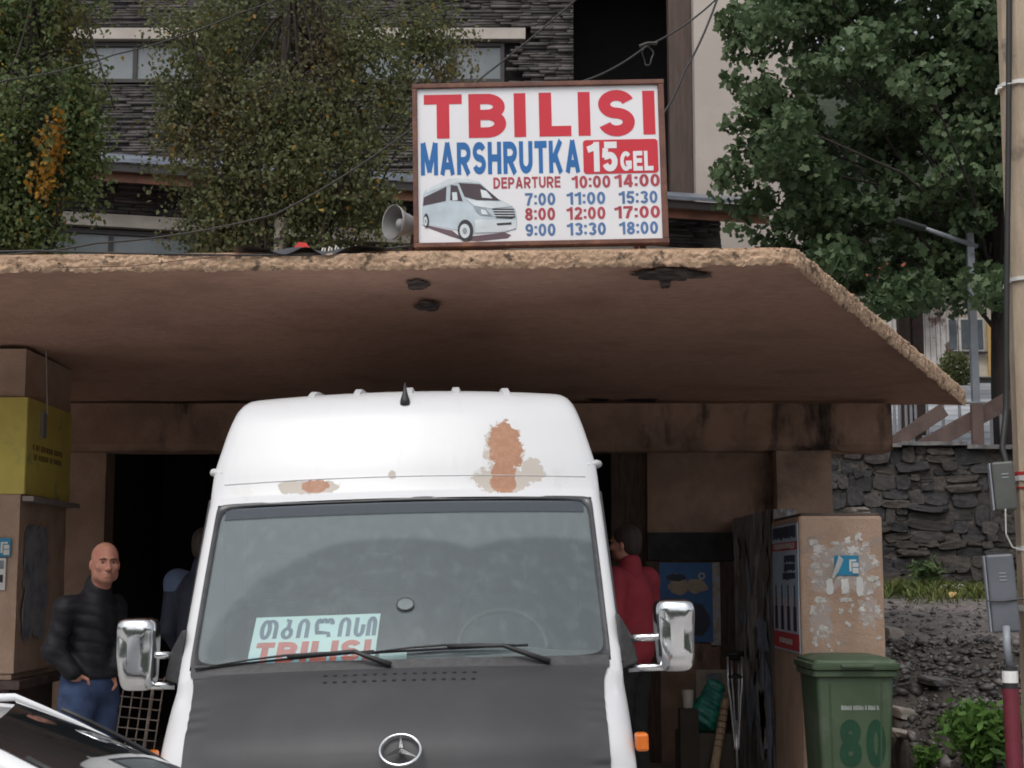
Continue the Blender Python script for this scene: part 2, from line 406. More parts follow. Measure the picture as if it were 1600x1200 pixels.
while z < 2.98:
    h = rs.uniform(0.06, 0.17); x = 2.6 + rs.uniform(-0.2, 0.1)
    while x < 6.3:
        wd = rs.uniform(0.10, 0.30) * (1.0 if rs.random() < 0.75 else 1.8)
        k = 2 if (h > 0.13 and rs.random() < 0.45) else 1
        for j in range(k):
            hh = h/k * rs.uniform(0.85, 1.2)
            link_mesh('stone', rs.choice(stones), rw, (x + wd/2, -0.01 + rs.uniform(-0.035, 0.03), z + h*(j+0.5)/k + rs.uniform(-0.03, 0.03)),
                  (rs.uniform(-.08, .08), rs.uniform(-0.14, 0.14) + (math.pi if rs.random() < .5 else 0), rs.uniform(-.1,.1)), (wd*1.04, rs.uniform(0.07, 0.12), hh*1.10))
        x += wd + rs.uniform(-0.01, 0.02)
    z += h + rs.uniform(-0.01, 0.01)
m_slab = M('slate_coping', (0.16,0.15,0.15), (0.09,0.085,0.085), rough=0.45, scale=6, bump=0.6, bscale=25)
x = 2.6; k = 0
while x < 8.5:
    wd = rs.uniform(0.5, 1.0)
    g = MB()
    n = 9
    top = [(x + wd*i/n, rs.uniform(-0.16, -0.10)) for i in range(n+1)]
    poly = [(a, b, 0) for a, b in top] + [(x+wd, 0.35, 0), (x, 0.35, 0)]
    g.prism(poly, (0, 0, rs.uniform(0.03, 0.05)))
    o = g.build('coping_slab', m_slab, rw); o.location = (0, 0, 3.03 + 0.012*rs.random()); o.rotation_euler = (rs.uniform(-0.02,0.02), rs.uniform(-0.008, 0.02), 0)
    x += wd - 0.004; k += 1

# ================================================================== BUS SHELTER
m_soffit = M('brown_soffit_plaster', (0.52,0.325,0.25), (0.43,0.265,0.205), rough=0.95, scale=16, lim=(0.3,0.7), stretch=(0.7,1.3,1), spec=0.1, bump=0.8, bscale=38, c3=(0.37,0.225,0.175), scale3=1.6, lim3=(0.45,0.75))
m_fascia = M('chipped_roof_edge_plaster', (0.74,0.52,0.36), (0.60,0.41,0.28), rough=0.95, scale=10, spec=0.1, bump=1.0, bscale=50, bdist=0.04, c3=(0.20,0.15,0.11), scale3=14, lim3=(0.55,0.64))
m_plaster = M('ochre_wall_plaster', (0.52,0.37,0.28), (0.43,0.30,0.225), rough=0.9, scale=3, spec=0.15, bump=0.5, bscale=50, c3=(0.20,0.135,0.105), scale3=1.4, lim3=(0.5,0.75))
m_stain = M('damp_stained_plaster', (0.46,0.305,0.23), (0.33,0.22,0.165), rough=0.9, scale=3, spec=0.15, bump=0.5, bscale=40, c3=(0.05,0.04,0.036), scale3=2.0, lim3=(0.52,0.68), stretch3=(1,1,0.35))
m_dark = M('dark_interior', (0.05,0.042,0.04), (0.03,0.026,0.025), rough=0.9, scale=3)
m_timber = M('dark_brown_timber', (0.13,0.085,0.065), (0.075,0.05,0.04), rough=0.8, scale=5, stretch=(8,8,1), bump=0.4, bscale=12)
sh = thing('bus_shelter', 'brown plastered concrete bus shelter with wide overhanging flat roof', 'bus shelter', (0, 7.8, 0))
def sh_build(g, name, mat, **k):
    o = g.build(name, mat, sh, **k); o.location = (0, -7.8, 0); return o
fl, fr = P(-900, 432, 7.8), P(1238, 411, 7.8)
br, bl = P(1508, 633, 13.1), P(-900, 636, 13.1)
TH = 0.10
def soff(a, b):
    p = fl.lerp(fr, a).lerp(bl.lerp(br, a), b)
    p.z += 0.012*fbm(p.x, p.y, 0, 1.3)
    if 0 < b < 1 and 0 < a < 1: p.z += 0.006*fbm(p.x, p.y, 9, 7)
    return p
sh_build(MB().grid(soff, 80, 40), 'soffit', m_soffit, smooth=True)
# rough plaster edge: front run and slanted right-hand run
nf = Vector((0,-1,0)); dr = (br - fr).normalized(); nr = Vector((dr.y, -dr.x, 0)).normalized()
LF, LR = (fr-fl).length, (br-fr).length
def edge_strip(d0, d1, n):
    def fn(a, b):
        d = d0 + (d1-d0)*a
        p = fl.lerp(fr, d/LF) if d <= LF else fr.lerp(br, (d-LF)/LR)
        k = min(max((d-LF)/0.16 + 0.5, 0), 1); nrm = (nf*(1-k) + nr*k).normalized()
        th = TH*(0.80 + 0.2*k + (0.4*(d-LF)/LR if d > LF else 0))
        p = p + Vector((0, 0, -0.012 + (th+0.012)*b)) - nrm*0.05*math.exp(-((d-LF)/0.05)**2)
        rag = 0.010*fbm(p.x, p.y, 2, 5, 4) + 0.014*fbm(p.x, p.y, 4, 28, 3)
        out = 0.014 + 0.012*fbm(p.x, p.y, p.z, 6, 4) + 0.012*fbm(p.x, p.y, p.z*1.5, 34, 3) - 0.012*(2*b-1)**4
        p = p + nrm*out
        if b < 0.01: p.z += rag*0.7
        if b > 0.99: p.z += rag*1.0; p = p - nrm*0.06
        return p
    return MB().grid(fn, n, 12)
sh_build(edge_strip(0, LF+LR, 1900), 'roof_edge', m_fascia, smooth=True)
g = MB(); up = Vector((0,0,TH-0.025))
g.prism([fl+Vector((0,0.05,0.02)), fr+Vector((-0.06,0.06,0.02)), br+Vector((-0.04,0,0.02)), bl+Vector((0,0,0.02))], up)
sh_build(g, 'roof_slab', m_fascia)
# spalled spots on the soffit
m_spall = M('exposed_dark_concrete', (0.13,0.10,0.09), (0.03,0.025,0.023), rough=0.95, scale=12, bump=0.8, bscale=40)
def soff_at(px, py):
    d = P(px, py, 1.0) - Vector((0,0,EYE)); n = (fr-fl).cross(br-fl).normalized()
    t = n.dot(fl - Vector((0,0,EYE))) / n.dot(d)
    return Vector((0,0,EYE)) + d*t
for cx, cy, wx, wy, sd_ in ((652,441,19,7,1), (668,475,22,7,2), (1045,424,62,9,3), (1040,441,9,6,4)):
    n = 48; poly = []
    for k in range(n):
        a = 2*math.pi*k/n; rr = 1 + 0.5*mnoise.noise(Vector((math.cos(a)*1.6, math.sin(a)*1.6, sd_*5.0))) + 0.3*mnoise.noise(Vector((math.cos(a)*5, math.sin(a)*5, sd_*3.0)))
        if sd_ == 3 and math.sin(a) < 0: rr *= 0.75
        poly.append(soff_at(cx + wx*rr*math.cos(a), cy + wy*rr*math.sin(a)) - Vector((0,0,0.016)))
    sh_build(MB().prism(poly, (0,0,0.004)), 'spalled_patch', m_spall)
# beam under the rear of the canopy
BYF = 12.75
bx1 = P(1394, 670, BYF).x; zb0 = P(1100, 704, BYF).z; zb1 = P(1100, 634, BYF).z + 0.02
def beam(a, b):
    x = -7.4 + (bx1+7.4)*a; z = zb0 + (zb1-zb0)*b
    return (x, BYF + 0.02*fbm(x, 0, z, 3) + (0.05 if b in (0,) else 0), z + (0.015*fbm(x, 1, 1, 4) if b == 0 else 0))
g = MB().grid(beam, 200, 8)
g.add([(bx1, BYF, zb0), (bx1, BYF+0.4, zb0), (bx1, BYF+0.4, zb1), (bx1, BYF, zb1)], [(0,1,2,3)])
g.add([(-7.4, BYF+0.04, zb0+0.005), (bx1, BYF+0.04, zb0+0.005), (bx1, BYF+0.4, zb0), (-7.4, BYF+0.4, zb0)], [(0,1,2,3)])
sh_build(g, 'lintel_beam', m_stain, smooth=40)
BW = 13.0                          # back wall plane
zt = zb0 + 0.02
def wall_box(x0, x1, z0, z1, name='back_wall', mat=m_plaster, y=BW, d=0.3):
    g = MB().grid(lambda a, b: (x0+(x1-x0)*a, y + 0.008*fbm(x0+(x1-x0)*a, 0, z0+(z1-z0)*b, 4), z0+(z1-z0)*b), 20, 20)
    g.box(x0, x1, y+0.02, y+d, z0, z1)
    return sh_build(g, name, mat, smooth=40)
xo = P(163, 800, BW).x
wall_box(-7.3, xo, 0.1, zt)                                   # left of the doorway
xr0 = P(955, 800, BW).x; xr1 = P(1012, 800, BW).x; xr2 = P(1212, 800, BW).x
wall_box(xr1, xr2, 0.1, zt, mat=m_stain)                      # behind the blue poster
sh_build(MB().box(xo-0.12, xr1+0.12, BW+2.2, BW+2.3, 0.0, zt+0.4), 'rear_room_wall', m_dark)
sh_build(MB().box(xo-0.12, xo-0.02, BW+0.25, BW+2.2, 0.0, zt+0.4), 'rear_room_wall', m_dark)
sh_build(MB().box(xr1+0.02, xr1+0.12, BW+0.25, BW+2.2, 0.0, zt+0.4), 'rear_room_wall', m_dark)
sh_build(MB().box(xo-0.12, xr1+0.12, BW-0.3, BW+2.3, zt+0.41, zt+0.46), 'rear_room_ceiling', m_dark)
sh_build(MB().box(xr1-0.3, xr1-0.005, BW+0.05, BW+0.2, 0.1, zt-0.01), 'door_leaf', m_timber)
# dark board over the blue poster and plank posts either side of it
p0, p1 = P(1012, 875, BW-0.05), P(1152, 832, BW-0.05)
sh_build(MB().box(p0.x, p1.x, BW-0.06, BW-0.012, p0.z, p1.z), 'notice_board_rail', M('blackened_board', (0.05,0.048,0.05), (0.03,0.03,0.03), rough=0.8, scale=8))
for a, b in ((1012, 1030), (1130, 1152)):
    p0, p1 = P(a, 1200, BW-0.05), P(b, 876, BW-0.05)
    sh_build(MB().box(p0.x, p1.x, BW-0.055, BW-0.012, 0.1, p1.z-0.003), 'board_post', m_timber)
# column at the right, side wall running back from the low pillar
cx0, cx1 = P(1214, 750, BYF+0.05).x, P(1300, 750, BYF+0.05).x
g = MB().grid(lambda a, b: (cx0+(cx1-cx0)*a, BYF+0.05+0.008*fbm(a*3, 0, b*9), 0.1+(zb0-0.1+0.01)*b), 8, 30)
g.box(cx0, cx1, BYF+0.07, BYF+0.40, 0.1, zb0+0.01)
sh_build(g, 'column', m_plaster, smooth=40)
m_peel = M('grey_wall_with_peeled_posters', (0.34,0.32,0.32), (0.17,0.15,0.145), rough=0.85, scale=4, stretch=(1,2.2,0.7), bump=0.6, bscale=25, c3=(0.5,0.52,0.56), scale3=3.2, lim3=(0.55,0.63), stretch3=(1,2.5,0.6))
SX = P(1250, 900, 9.98).x          # plane of the side wall
g = MB().grid(lambda a, b: (SX + 0.012*fbm(0, a*9, b*6), 11.06 + (BW-11.06-0.02)*a, 0.1 + 2.0*b), 30, 30)
g.box(SX+0.02, SX+0.18, 11.06, BW-0.02, 0.1, 2.1)
sh_build(g, 'side_wall', m_peel, smooth=40)

m_rem = [M('poster_remnant_%s' % n, c, tuple(v*0.6 for v in c), rough=0.9, scale=9, stretch=(1,1,0.5), bump=0.4, bscale=40) for n, c in (('blue', (0.34,0.40,0.50)), ('grey', (0.50,0.48,0.47)), ('brown', (0.30,0.25,0.22)))]
rr0 = random.Random(21)
for i in range(22):
    yc, zc_ = rr0.uniform(11.2, 12.75), rr0.uniform(0.5, 1.95); hy, hz_ = rr0.uniform(0.06, 0.26), rr0.uniform(0.10, 0.34); n = 30
    poly = [(SX-0.014-0.0012*(i % 7), min(max(yc + hy*math.cos(a)*(1+0.9*mnoise.noise(Vector((math.cos(a)*2.4, math.sin(a)*2.4, i*3.3)))), 11.08), 12.94), zc_ + hz_*math.sin(a)*(1+0.9*mnoise.noise(Vector((math.cos(a)*2.4, math.sin(a)*2.4, i*7.7))))) for a in [2*math.pi*k/n for k in range(n)]]
    sh_build(MB().prism(poly, (0.0008,0,0)), 'poster_remnant', m_rem[i % 3])
# ---- left-hand pillar with the yellow panel
LP = thing('pillar', 'tall ochre plastered pillar at the left edge carrying a yellow panel', 'pillar', (P(27,900,10).x, 10, 0.1), group=None)
lx = LP.location.x; lyd = P(100, 900, 11.1).x
zs = P(27, 545, 10.0).z
g = MB()
g.grid(lambda a, b: (0.01*fbm(0, a*4, b*9) , 1.05*a, 0.9*0+ 0.9 + (zs-0.1-0.9)*b), 14, 30)
g.grid(lambda a, b: (-1.3 + 1.3*a, 0.006*fbm(a*4, 0, b*9), 0.9 + (zs-0.1-0.9)*b), 14, 30)
g.box(-1.3, -0.02, 0.02, 1.05, 0.86, zs-0.1)
g.build('shaft', m_plaster, LP, smooth=40)
m_ledge = M('dark_ledge', (0.12,0.085,0.075), (0.07,0.05,0.045), rough=0.8, scale=5, bump=0.4)
MB().box(-1.36, 0.06, -0.06, 1.1, 0.80, 0.857).build('ledge', m_ledge, LP, bevel=0.008)
MB().box(-1.25, -0.04, 0.05, 1.0, 0.0, 0.797).build('plinth', m_ledge, LP)
m_yellow = M('yellow_panel', (0.70,0.60,0.13), (0.60,0.50,0.12), rough=0.6, scale=2, c3=(0.30,0.33,0.14), scale3=2.5, lim3=(0.56,0.7))
ys = thing('yellow_sign', 'faded yellow sign panel wrapped round the left pillar', 'sign', (lx+0.018, 10, 1.0))
z0, z1 = P(27, 772, 10).z - 1.0, P(27, 621, 10).z - 1.0
MB().box(0, 0.012, 0.0, 1.0, z0, z1).build('side_panel', m_yellow, ys, bevel=0.004)
MB().box(-1.25, 0.012, -0.022, -0.012, z0, z1).build('front_panel', m_yellow, ys, bevel=0.004)
MB().box(0.0, 0.075, -0.02, 1.06, z0-0.045, z0-0.012).build('sill', M('grey_sill', (0.30,0.27,0.25), rough=0.7), ys, bevel=0.004)
m_brn = M('faded_brown_print', (0.22,0.15,0.04), rough=0.7)
for zz, ya, yb in ((0.50, 0.12, 0.80), (0.40, 0.15, 0.74)):      # two lines of unreadable lettering
    rr = random.Random(int(zz*100)); y = ya; q = MB(); zc = z0 + (z1-z0)*zz
    while y < yb:
        wl = rr.uniform(0.022, 0.04)
        q.box(0.0125, 0.0135, y, y+wl, zc-0.02*rr.uniform(0.7,1), zc+0.02); y += wl + rr.choice((0.012, 0.012, 0.035))
    q.build('lettering', m_brn, ys, kind='stuff')
m_cable_w = M('pale_wire', (0.5,0.48,0.45), rough=0.6)
g = MB().tube([(0.045, 0.18, z1+0.55), (0.05, 0.28, z1-0.08)], 0.004, 6); g.build('wire', m_cable_w, ys)
g = MB().box(0.0125, 0.035, 0.25, 0.34, z1-0.24, z1-0.06); g.build('socket', M('grey_plastic', (0.33,0.31,0.31), rough=0.5), ys, bevel=0.006)
# notices on the left pillar
m_blue = M('blue_sticker', (0.02,0.25,0.42), (0.02,0.22,0.38), rough=0.4, scale=3)
m_white = M('white_paper', (0.72,0.72,0.70), (0.62,0.62,0.60), rough=0.8, scale=6)
m_paperg = M('grey_torn_paper', (0.30,0.31,0.33), (0.20,0.21,0.24), rough=0.85, scale=5, bump=0.3, c3=(0.12,0.14,0.2), scale3=5)
def flat_notice(name, label, px0, px1, py0, py1, Y, mat, cat='notice', th=0.004, off=0.016):
    a, b = P(px0, py1, Y), P(px1, py0, Y)
    o = MB().box(0, b.x-a.x, -th, 0, 0, b.z-a.z).build(name, mat, None, label=label, cat=cat)
    o.location = (a.x, Y-off, a.z); return o, b.x-a.x, b.z-a.z
def phone_mark(o, w_, h_, x0, name='telephone_mark'):
    g = MB(); m = 0.012
    g.box(x0, x0+0.014, -0.0075, -0.0045, h_*0.2, h_*0.8); g.box(x0+0.0143, x0+0.045, -0.0075, -0.0045, h_*0.7, h_*0.8)
    g.box(x0+0.02, x0+0.058, -0.0085, -0.0076, h_*0.42, h_*0.64); g.box(x0+0.02, x0+0.058, -0.0085, -0.0076, h_*0.1, h_*0.38)
    g.build(name, m_white, o)
o, a, b = flat_notice('sticker', 'blue sticker with white telephone mark on the left pillar', -40, 19, 841, 870, 10, m_blue, 'sticker')
phone_mark(o, a, b, a-0.065)
o, a, b = flat_notice('paper_notice', 'white paper notice under the blue sticker on the left pillar', -30, 11, 872, 922, 10, m_white)
MB().box(a-0.14, a-0.012, -0.0055, -0.0042, b*0.66, b*0.92).build('grey_print', m_paperg, o)
MB().box(a-0.10, a-0.015, -0.0055, -0.0042, b*0.24, b*0.48).build('dark_print', m_dark, o)
def ragged(y0, y1, z0, z1, seed, n=44, amp=0.16):
    poly = []
    for k in range(n):
        a = 2*math.pi*k/n; c, s_ = math.cos(a), math.sin(a)
        sqr = 1/max(abs(c), abs(s_)); rr = sqr*(1 - amp*abs(mnoise.noise(Vector((c*3, s_*3, seed))))*1.6)
        poly.append((0, (y0+y1)/2 + (y1-y0)/2*c*rr, (z0+z1)/2 + (z1-z0)/2*s_*rr))
    return poly
o = MB().prism(ragged(0.06, 0.62, 1.08, 1.86, 4.2, amp=0.3), (0.004,0,0)).build('torn_poster', m_paperg, None,
     label='torn grey blue poster on the inner face of the left pillar', cat='poster')
o.location = (lx+0.014, 10, 0.1)

# ---- low pillar on the right (kiosk height) with posters and scraps
KX0, KX1, KY0, KY1 = SX, P(1381, 900, 9.98).x, 9.98, 11.05
kz = P(1320, 806, 9.98).z
m_kiosk = M('sandy_plaster', (0.48,0.34,0.255), (0.41,0.285,0.21), rough=0.9, scale=4, spec=0.15, bump=0.5, bscale=45, c3=(0.36,0.29,0.25), scale3=5, lim3=(0.56,0.7))
KP = thing('pillar', 'low sandy plastered pillar with peeling paper scraps behind the green bin', 'pillar', (KX0, KY0, 0.1))
KW, KD, KH = KX1-KX0, KY1-KY0, kz-0.1
g = MB().box(0, KW, 0, KD, 0, KH)
o = g.build('shaft', m_kiosk, KP, bevel=0.018)
MB().box(0.015, KW-0.015, 0.03, KD-0.02, KH-0.004, KH+0.02).build('mortar_cap', m_ledge, KP, bevel=0.008)
st = link_mesh('small_stone', stones[3], None, (KX0+KW*0.80, KY0+0.25, kz+0.037), (0,0,0.3), (0.15,0.12,0.06), label='small pale stone lying on top of the low pillar', cat='stone')
st.data = stones[3].copy(); st.data.materials.clear(); st.data.materials.append(M('pale_stone', (0.34,0.30,0.26), rough=0.8, scale=10))
def kx(px): return P(px, 900, KY0).x - KX0
def kzf(py): return P(1320, py, KY0).z - 0.1
m_scrap = M('weathered_white_paper', (0.66,0.64,0.61), (0.48,0.45,0.42), rough=0.9, scale=22, bump=0.5, bscale=60)
m_glue = M('grey_glue_residue', (0.42,0.37,0.345), (0.47,0.36,0.29), rough=0.9, scale=20, lim=(0.48,0.56), c3=(0.55,0.53,0.51), scale3=26, lim3=(0.56,0.6), bump=0.3)
def scrap(px0, px1, py0, py1, seed, mat=m_scrap, name='paper_scrap', th=0.003, amp=0.55, n=22):
    c0, c1 = (kx(px0)+kx(px1))/2, (kzf(py0)+kzf(py1))/2; rx, rz = (kx(px1)-kx(px0))/2, (kzf(py0)-kzf(py1))/2
    poly = []
    for k in range(n):
        a = 2*math.pi*k/n; c, s_ = math.cos(a), math.sin(a)
        rr = (1/max(abs(c), abs(s_)))**0.6*(1 - amp*abs(mnoise.noise(Vector((c*2.6, s_*2.6, seed*3.7))))*1.7)
        poly.append((c0+rx*c*rr, -th, c1+rz*s_*rr))
    MB().prism(poly, (0, th-0.0005, 0)).build(name, mat, KP)
scrap(1262, 1374, 842, 938, 50, m_glue, 'glue_residue', 0.001, 0.35, 60)
scrap(1262, 1300, 930, 1012, 51, m_glue, 'glue_residue', 0.0012, 0.5, 50)
scrap(1335, 1378, 930, 985, 52, m_glue, 'glue_residue', 0.0012, 0.5, 50)
rs = random.Random(5)
for i in range(24):
    cx_, cy_ = rs.choice(((1275,858),(1362,870),(1365,910),(1280,890),(1285,985),(1300,1000),(1355,955),(1335,858),(1272,940),(1370,985),(1320,975)))
    cx_ += rs.gauss(0,9); cy_ += rs.gauss(0,13); a_ = rs.uniform(2,7); b_ = rs.uniform(1.5,5)
    if 1260 < cx_-a_ and cx_+a_ < 1378: scrap(cx_-a_, cx_+a_, cy_-b_, cy_+b_, 100+i, amp=0.7, th=0.0022, n=14)
for i, q in enumerate(((1264,1281,842,853),(1268,1292,850,864),(1298,1316,845,852),(1320,1332,838,850),(1336,1350,831,846),(1321,1347,852,866),
        (1265,1284,876,890),(1272,1287,890,900),(1266,1282,905,912),(1290,1302,902,930),(1313,1327,902,929),(1337,1349,900,933),(1270,1292,931,943),
        (1306,1334,933,942),(1328,1333,942,950),(1341,1351,947,957),(1357,1372,866,876),(1360,1376,874,886),(1356,1374,898,912),(1362,1376,905,920),
        (1308,1318,950,960),(1323,1332,950,960),(1364,1376,945,960),(1266,1276,992,1012),(1276,1292,975,990),(1262,1276,945,962),(1352,1366,920,930),(1347,1360,845,856))):
    scrap(*q, seed=i+1, amp=0.25 if i in (9,10,11) else 0.6, mat=m_white if i in (3,4,5,9,10,11,15) else m_scrap, th=0.0045 if i in (4,9,10,11) else 0.003)
a, b = kx(1309), kzf(900)
bs = thing('sticker', 'half peeled blue sticker with white telephone mark on the low pillar', 'sticker', (KX0+kx(1304), KY0-0.004, 0.1+kzf(899)))
w_, h_ = kx(1342)-kx(1304), kzf(868)-kzf(899)
g = MB().box(0, w_, -0.004, 0, 0, h_); g.build('blue_sheet', m_blue, bs); phone_mark(bs, w_, h_, w_-0.062)
g = MB().add([(0.06,-0.008,h_*0.8), (0.02,-0.05,h_+0.0), (-0.03,-0.06,-0.01), (-0.015,-0.04,-0.02), (0.025,-0.006,h_*0.2)], [(0,1,2,3,4)])
g.build('peeled_corner', m_white, bs)
# narrow poster on the side of the low pillar
m_pblue = M('poster_pale_blue', (0.52,0.66,0.78), (0.44,0.56,0.67), rough=0.5, scale=3)
m_pred = M('poster_red', (0.66,0.08,0.09), rough=0.5, scale=3)
m_pgrey = M('poster_grey', (0.55,0.55,0.62), (0.64,0.64,0.70), rough=0.5, scale=5)
po = thing('poster', 'tall faded blue poster with red bands on the side of the low pillar', 'poster', (SX-0.003, KY0+0.02, 0.0))
def zpo(py): return P(1248, py, KY0+0.02).z
PL = 0.98
MB().box(-0.004, 0, 0, PL, zpo(1022), zpo(816)).build('sheet', m_pblue, po)
for n, y0, y1, ma in (('lower_photograph', 935, 990, m_pgrey), ('red_band', 845, 858, m_pred), ('red_base', 992, 1019, m_pred)):
    MB().box(-0.0055, -0.0045, 0.01, PL-0.01, zpo(y1), zpo(y0)).build(n, ma, po)
m_pdark = M('poster_dark_ink', (0.05,0.06,0.10), rough=0.5)
for i in range(4):                                     # four dark bottle-like figures
    yc = 0.14 + 0.235*i; g = MB(); zb = zpo(988)
    g.box(-0.0072, -0.006, yc-0.055, yc+0.055, zb, zb+0.16); g.box(-0.0072, -0.006, yc-0.018, yc+0.018, zb+0.161, zb+0.30)
    g.build('bottle_print', m_pdark, po)
rr = random.Random(3)
for zz, hh, y0, y1, ma in ((zpo(829), 0.05, 0.06, 0.93, m_pdark), (zpo(851), 0.022, 0.1, 0.9, m_scrap), (zpo(872), 0.028, 0.10, 0.5, m_pdark), (zpo(886), 0.028, 0.10, 0.5, m_pdark), (zpo(900), 0.028, 0.10, 0.55, m_pdark), (zpo(1006), 0.022, 0.25, 0.75, m_scrap)):
    y = y0; q = MB()
    while y < y1:
        wl = rr.uniform(0.03, 0.055); q.box(-0.0082, -0.0074, y, min(y+wl, y1), zz-hh*rr.uniform(0.6,1), zz+hh*0.8); y += wl+0.018
    q.build('lettering', ma, po, kind='stuff')
# blue poster on the back wall
m_bp = M('saturated_blue_poster', (0.06,0.20,0.50), (0.05,0.16,0.42), rough=0.5, scale=3)
m_ptan = M('poster_tan_print', (0.55,0.47,0.36), (0.45,0.36,0.28), rough=0.6, scale=9)
o, a, b = flat_notice('poster', 'blue poster with a pale torn figure on the back wall of the shelter', 1022, 1112, 879, 1003, BW-0.03, m_bp, 'poster')
pp = lambda u, v: (u*a, -0.0052, (1-v)*b)
def blob2(cx, cz, rx, rz, seed, n=20):
    return [pp(cx + rx*math.cos(t)*(1+0.4*mnoise.noise(Vector((math.cos(t)*2, math.sin(t)*2, seed)))), cz + rz*math.sin(t)*(1+0.4*mnoise.noise(Vector((math.cos(t)*2, math.sin(t)*2, seed+9))))) for t in [2*math.pi*k/n for k in range(n)]]
MB().add(blob2(0.42, 0.28, 0.17, 0.13, 1), [tuple(range(20))]).build('pale_figure', m_ptan, o)
q = blob2(0.74, 0.30, 0.18, 0.09, 2); MB().add([(x, y-0.001, z) for x, y, z in q], [tuple(range(20))]).build('pale_figure', m_ptan, o)
q = blob2(0.38, 0.19, 0.17, 0.045, 3); MB().add([(x, y-0.002, z) for x, y, z in q], [tuple(range(20))]).build('dark_figure', m_pdark, o)
q = blob2(0.75, 0.72, 0.20, 0.2, 6); MB().add([(x, y-0.001, z) for x, y, z in q], [tuple(range(20))]).build('dark_figure', m_pdark, o)
g = MB(); ring = [(0.82*a+0.03*math.cos(t), -0.0075, 0.83*b+0.03*math.sin(t)) for t in [2*math.pi*k/14 for k in range(14)]]
ring2 = [(0.82*a+0.016*math.cos(t), -0.0075, 0.83*b+0.016*math.sin(t)) for t in [2*math.pi*k/14 for k in range(14)]]
g.loft([ring, ring2], caps=False); g.build('round_emblem', m_white, o)
o, a, b = flat_notice('torn_poster', 'tattered pale poster strip beside the blue poster on the back wall', 1111, 1129, 879, 1008, BW-0.024, m_scrap, 'poster')
for v in (0.2, 0.45, 0.62): MB().add(blob2(0.5, v, 0.4, 0.05, v*7), [tuple(range(20))]).build('dark_scuff', m_pgrey, o)
# ================================================================== MINIBUS
VAN = thing('minibus', 'white high roofed minibus with peeling paint and black bonnet cover', 'minibus',
            (P(627, 1180, 6.0).x, 5.92, 0.0), (0, R(-1.45), R(1.6)))
PR = [(.10,.86,.10,.03,.17),(.15,.97,.10,.03,.17),(.27,1.07,.10,.03,.17),(.44,1.165,.09,.025,.16),(.60,1.215,.06,.02,.15),
      (.645,1.245,.05,.012,.14),(.85,1.46,.05,.012,.14),(1.12,1.72,.05,.012,.13),(1.40,1.985,.05,.012,.12),(1.45,2.045,.06,.015,.12),
      (1.50,2.17,.08,.018,.12),(1.57,2.31,.085,.02,.12),(1.65,2.44,.085,.022,.11),(1.77,2.525,.085,.024,.09),(1.98,2.565,.09,.025,.06),
      (2.3,2.585,.09,.025,.02),(3.0,2.59,.09,.025,0),(5.6,2.585,.09,.025,0)]
def wz(z): return float(np.interp(z, [0.3,0.6,1.0,1.35,1.9,2.06,2.14,2.3,2.42,2.5,2.6], [.93,.948,.952,.955,.95,.945,.940,.90,.868,.845,.80]))
_pa = np.array(PR)
def prof(t):
    i = int(min(max(math.floor(t), 0), len(PR)-2)); f = t - i
    p0, p1, p2, p3 = (_pa[max(i-1,0)], _pa[i], _pa[i+1], _pa[min(i+2, len(PR)-1)])
    m1, m2 = (p2-p0)/2, (p3-p1)/2
    if i >= 14: return p1 + (p2-p1)*f
    if i in (4, 5) : m1 = (p2-p1) if i == 5 else m1
    return (2*f**3-3*f**2+1)*p1 + (f**3-2*f**2+f)*m1 + (-2*f**3+3*f**2)*p2 + (f**3-f**2)*m2
def SV(t, s, off=0.0):
    """point on the van's front/top skin: t along the profile, s in -1..1 across"""
    y, z, r, cr, bow = prof(t); hw = wz(z-r) - r; x = s*hw
    p = Vector((x, y + bow*(x/0.95)**2, z - cr*s*s))
    if off:
        e = 1e-3; a = SV(t+e, s) - p; b = SV(t, s+e) - p; n = b.cross(a).normalized(); n = -n if n.y > 0.3 or n.z < -0.2 else n
        p = p + n*off
    return p
WS0, WS1 = 5.0, 8.0                   # windscreen range of t
def section(t, ns=24, na=5, nd=10):
    y, z, r, cr, bow = prof(t); hw = wz(z-r) - r
    half = []
    cz = z - cr - r
    for k in range(1, na+1):
        a = math.pi/2*k/na; x = hw + r*math.sin(a); half.append((x, y + bow*(x/0.95)**2, cz + r*math.cos(a)))
    ye = half[-1][1]; ze = half[-1][2]
    for k in range(1, nd+1):
        zz = ze + (0.35-ze)*k/nd; xw = wz(zz) if k > 1 else (wz(zz)+half[-1][0])/2
        half.append((xw, ye, zz))
    mid = [tuple(SV(t, -1 + 2*i/ns)) for i in range(ns+1)]
    return [(-x, yy, zz) for x, yy, zz in reversed(half)] + mid + half
# --- paint: white enamel with flaked patches down to primer and rust-brown filler
m_paint, t_, b_ = newmat('chipped_white_paint')
(X_, Y_, Z_), vec = coords(t_)
nz = noise_s(t_, vec, 9, 6, 0.65) - 0.5; nz2 = noise_s(t_, vec, 34, 5, 0.7) - 0.5
def ell_s(cx, cz, rx, rz): return ((X_-cx)/rx).sq() + ((Z_-cz)/rz).sq()
wob = nz*3.2 + nz2*2.0 + (noise_s(t_, vec, 110, 4, 0.7) - 0.5)*0.5
outer = ell_s(.485,2.20,.09,.16).mn(ell_s(.47,2.07,.13,.075)).mn(ell_s(.62,2.11,.055,.06)).mn(ell_s(-.56,2.055,.05,.035)).mn(ell_s(-.45,2.05,.12,.032)).mn(ell_s(-.06,2.10,.018,.02)) + wob
inner = ell_s(.49,2.21,.075,.14).mn(ell_s(.475,2.08,.06,.085)).mn(ell_s(-.43,2.055,.06,.03)) + wob*0.8
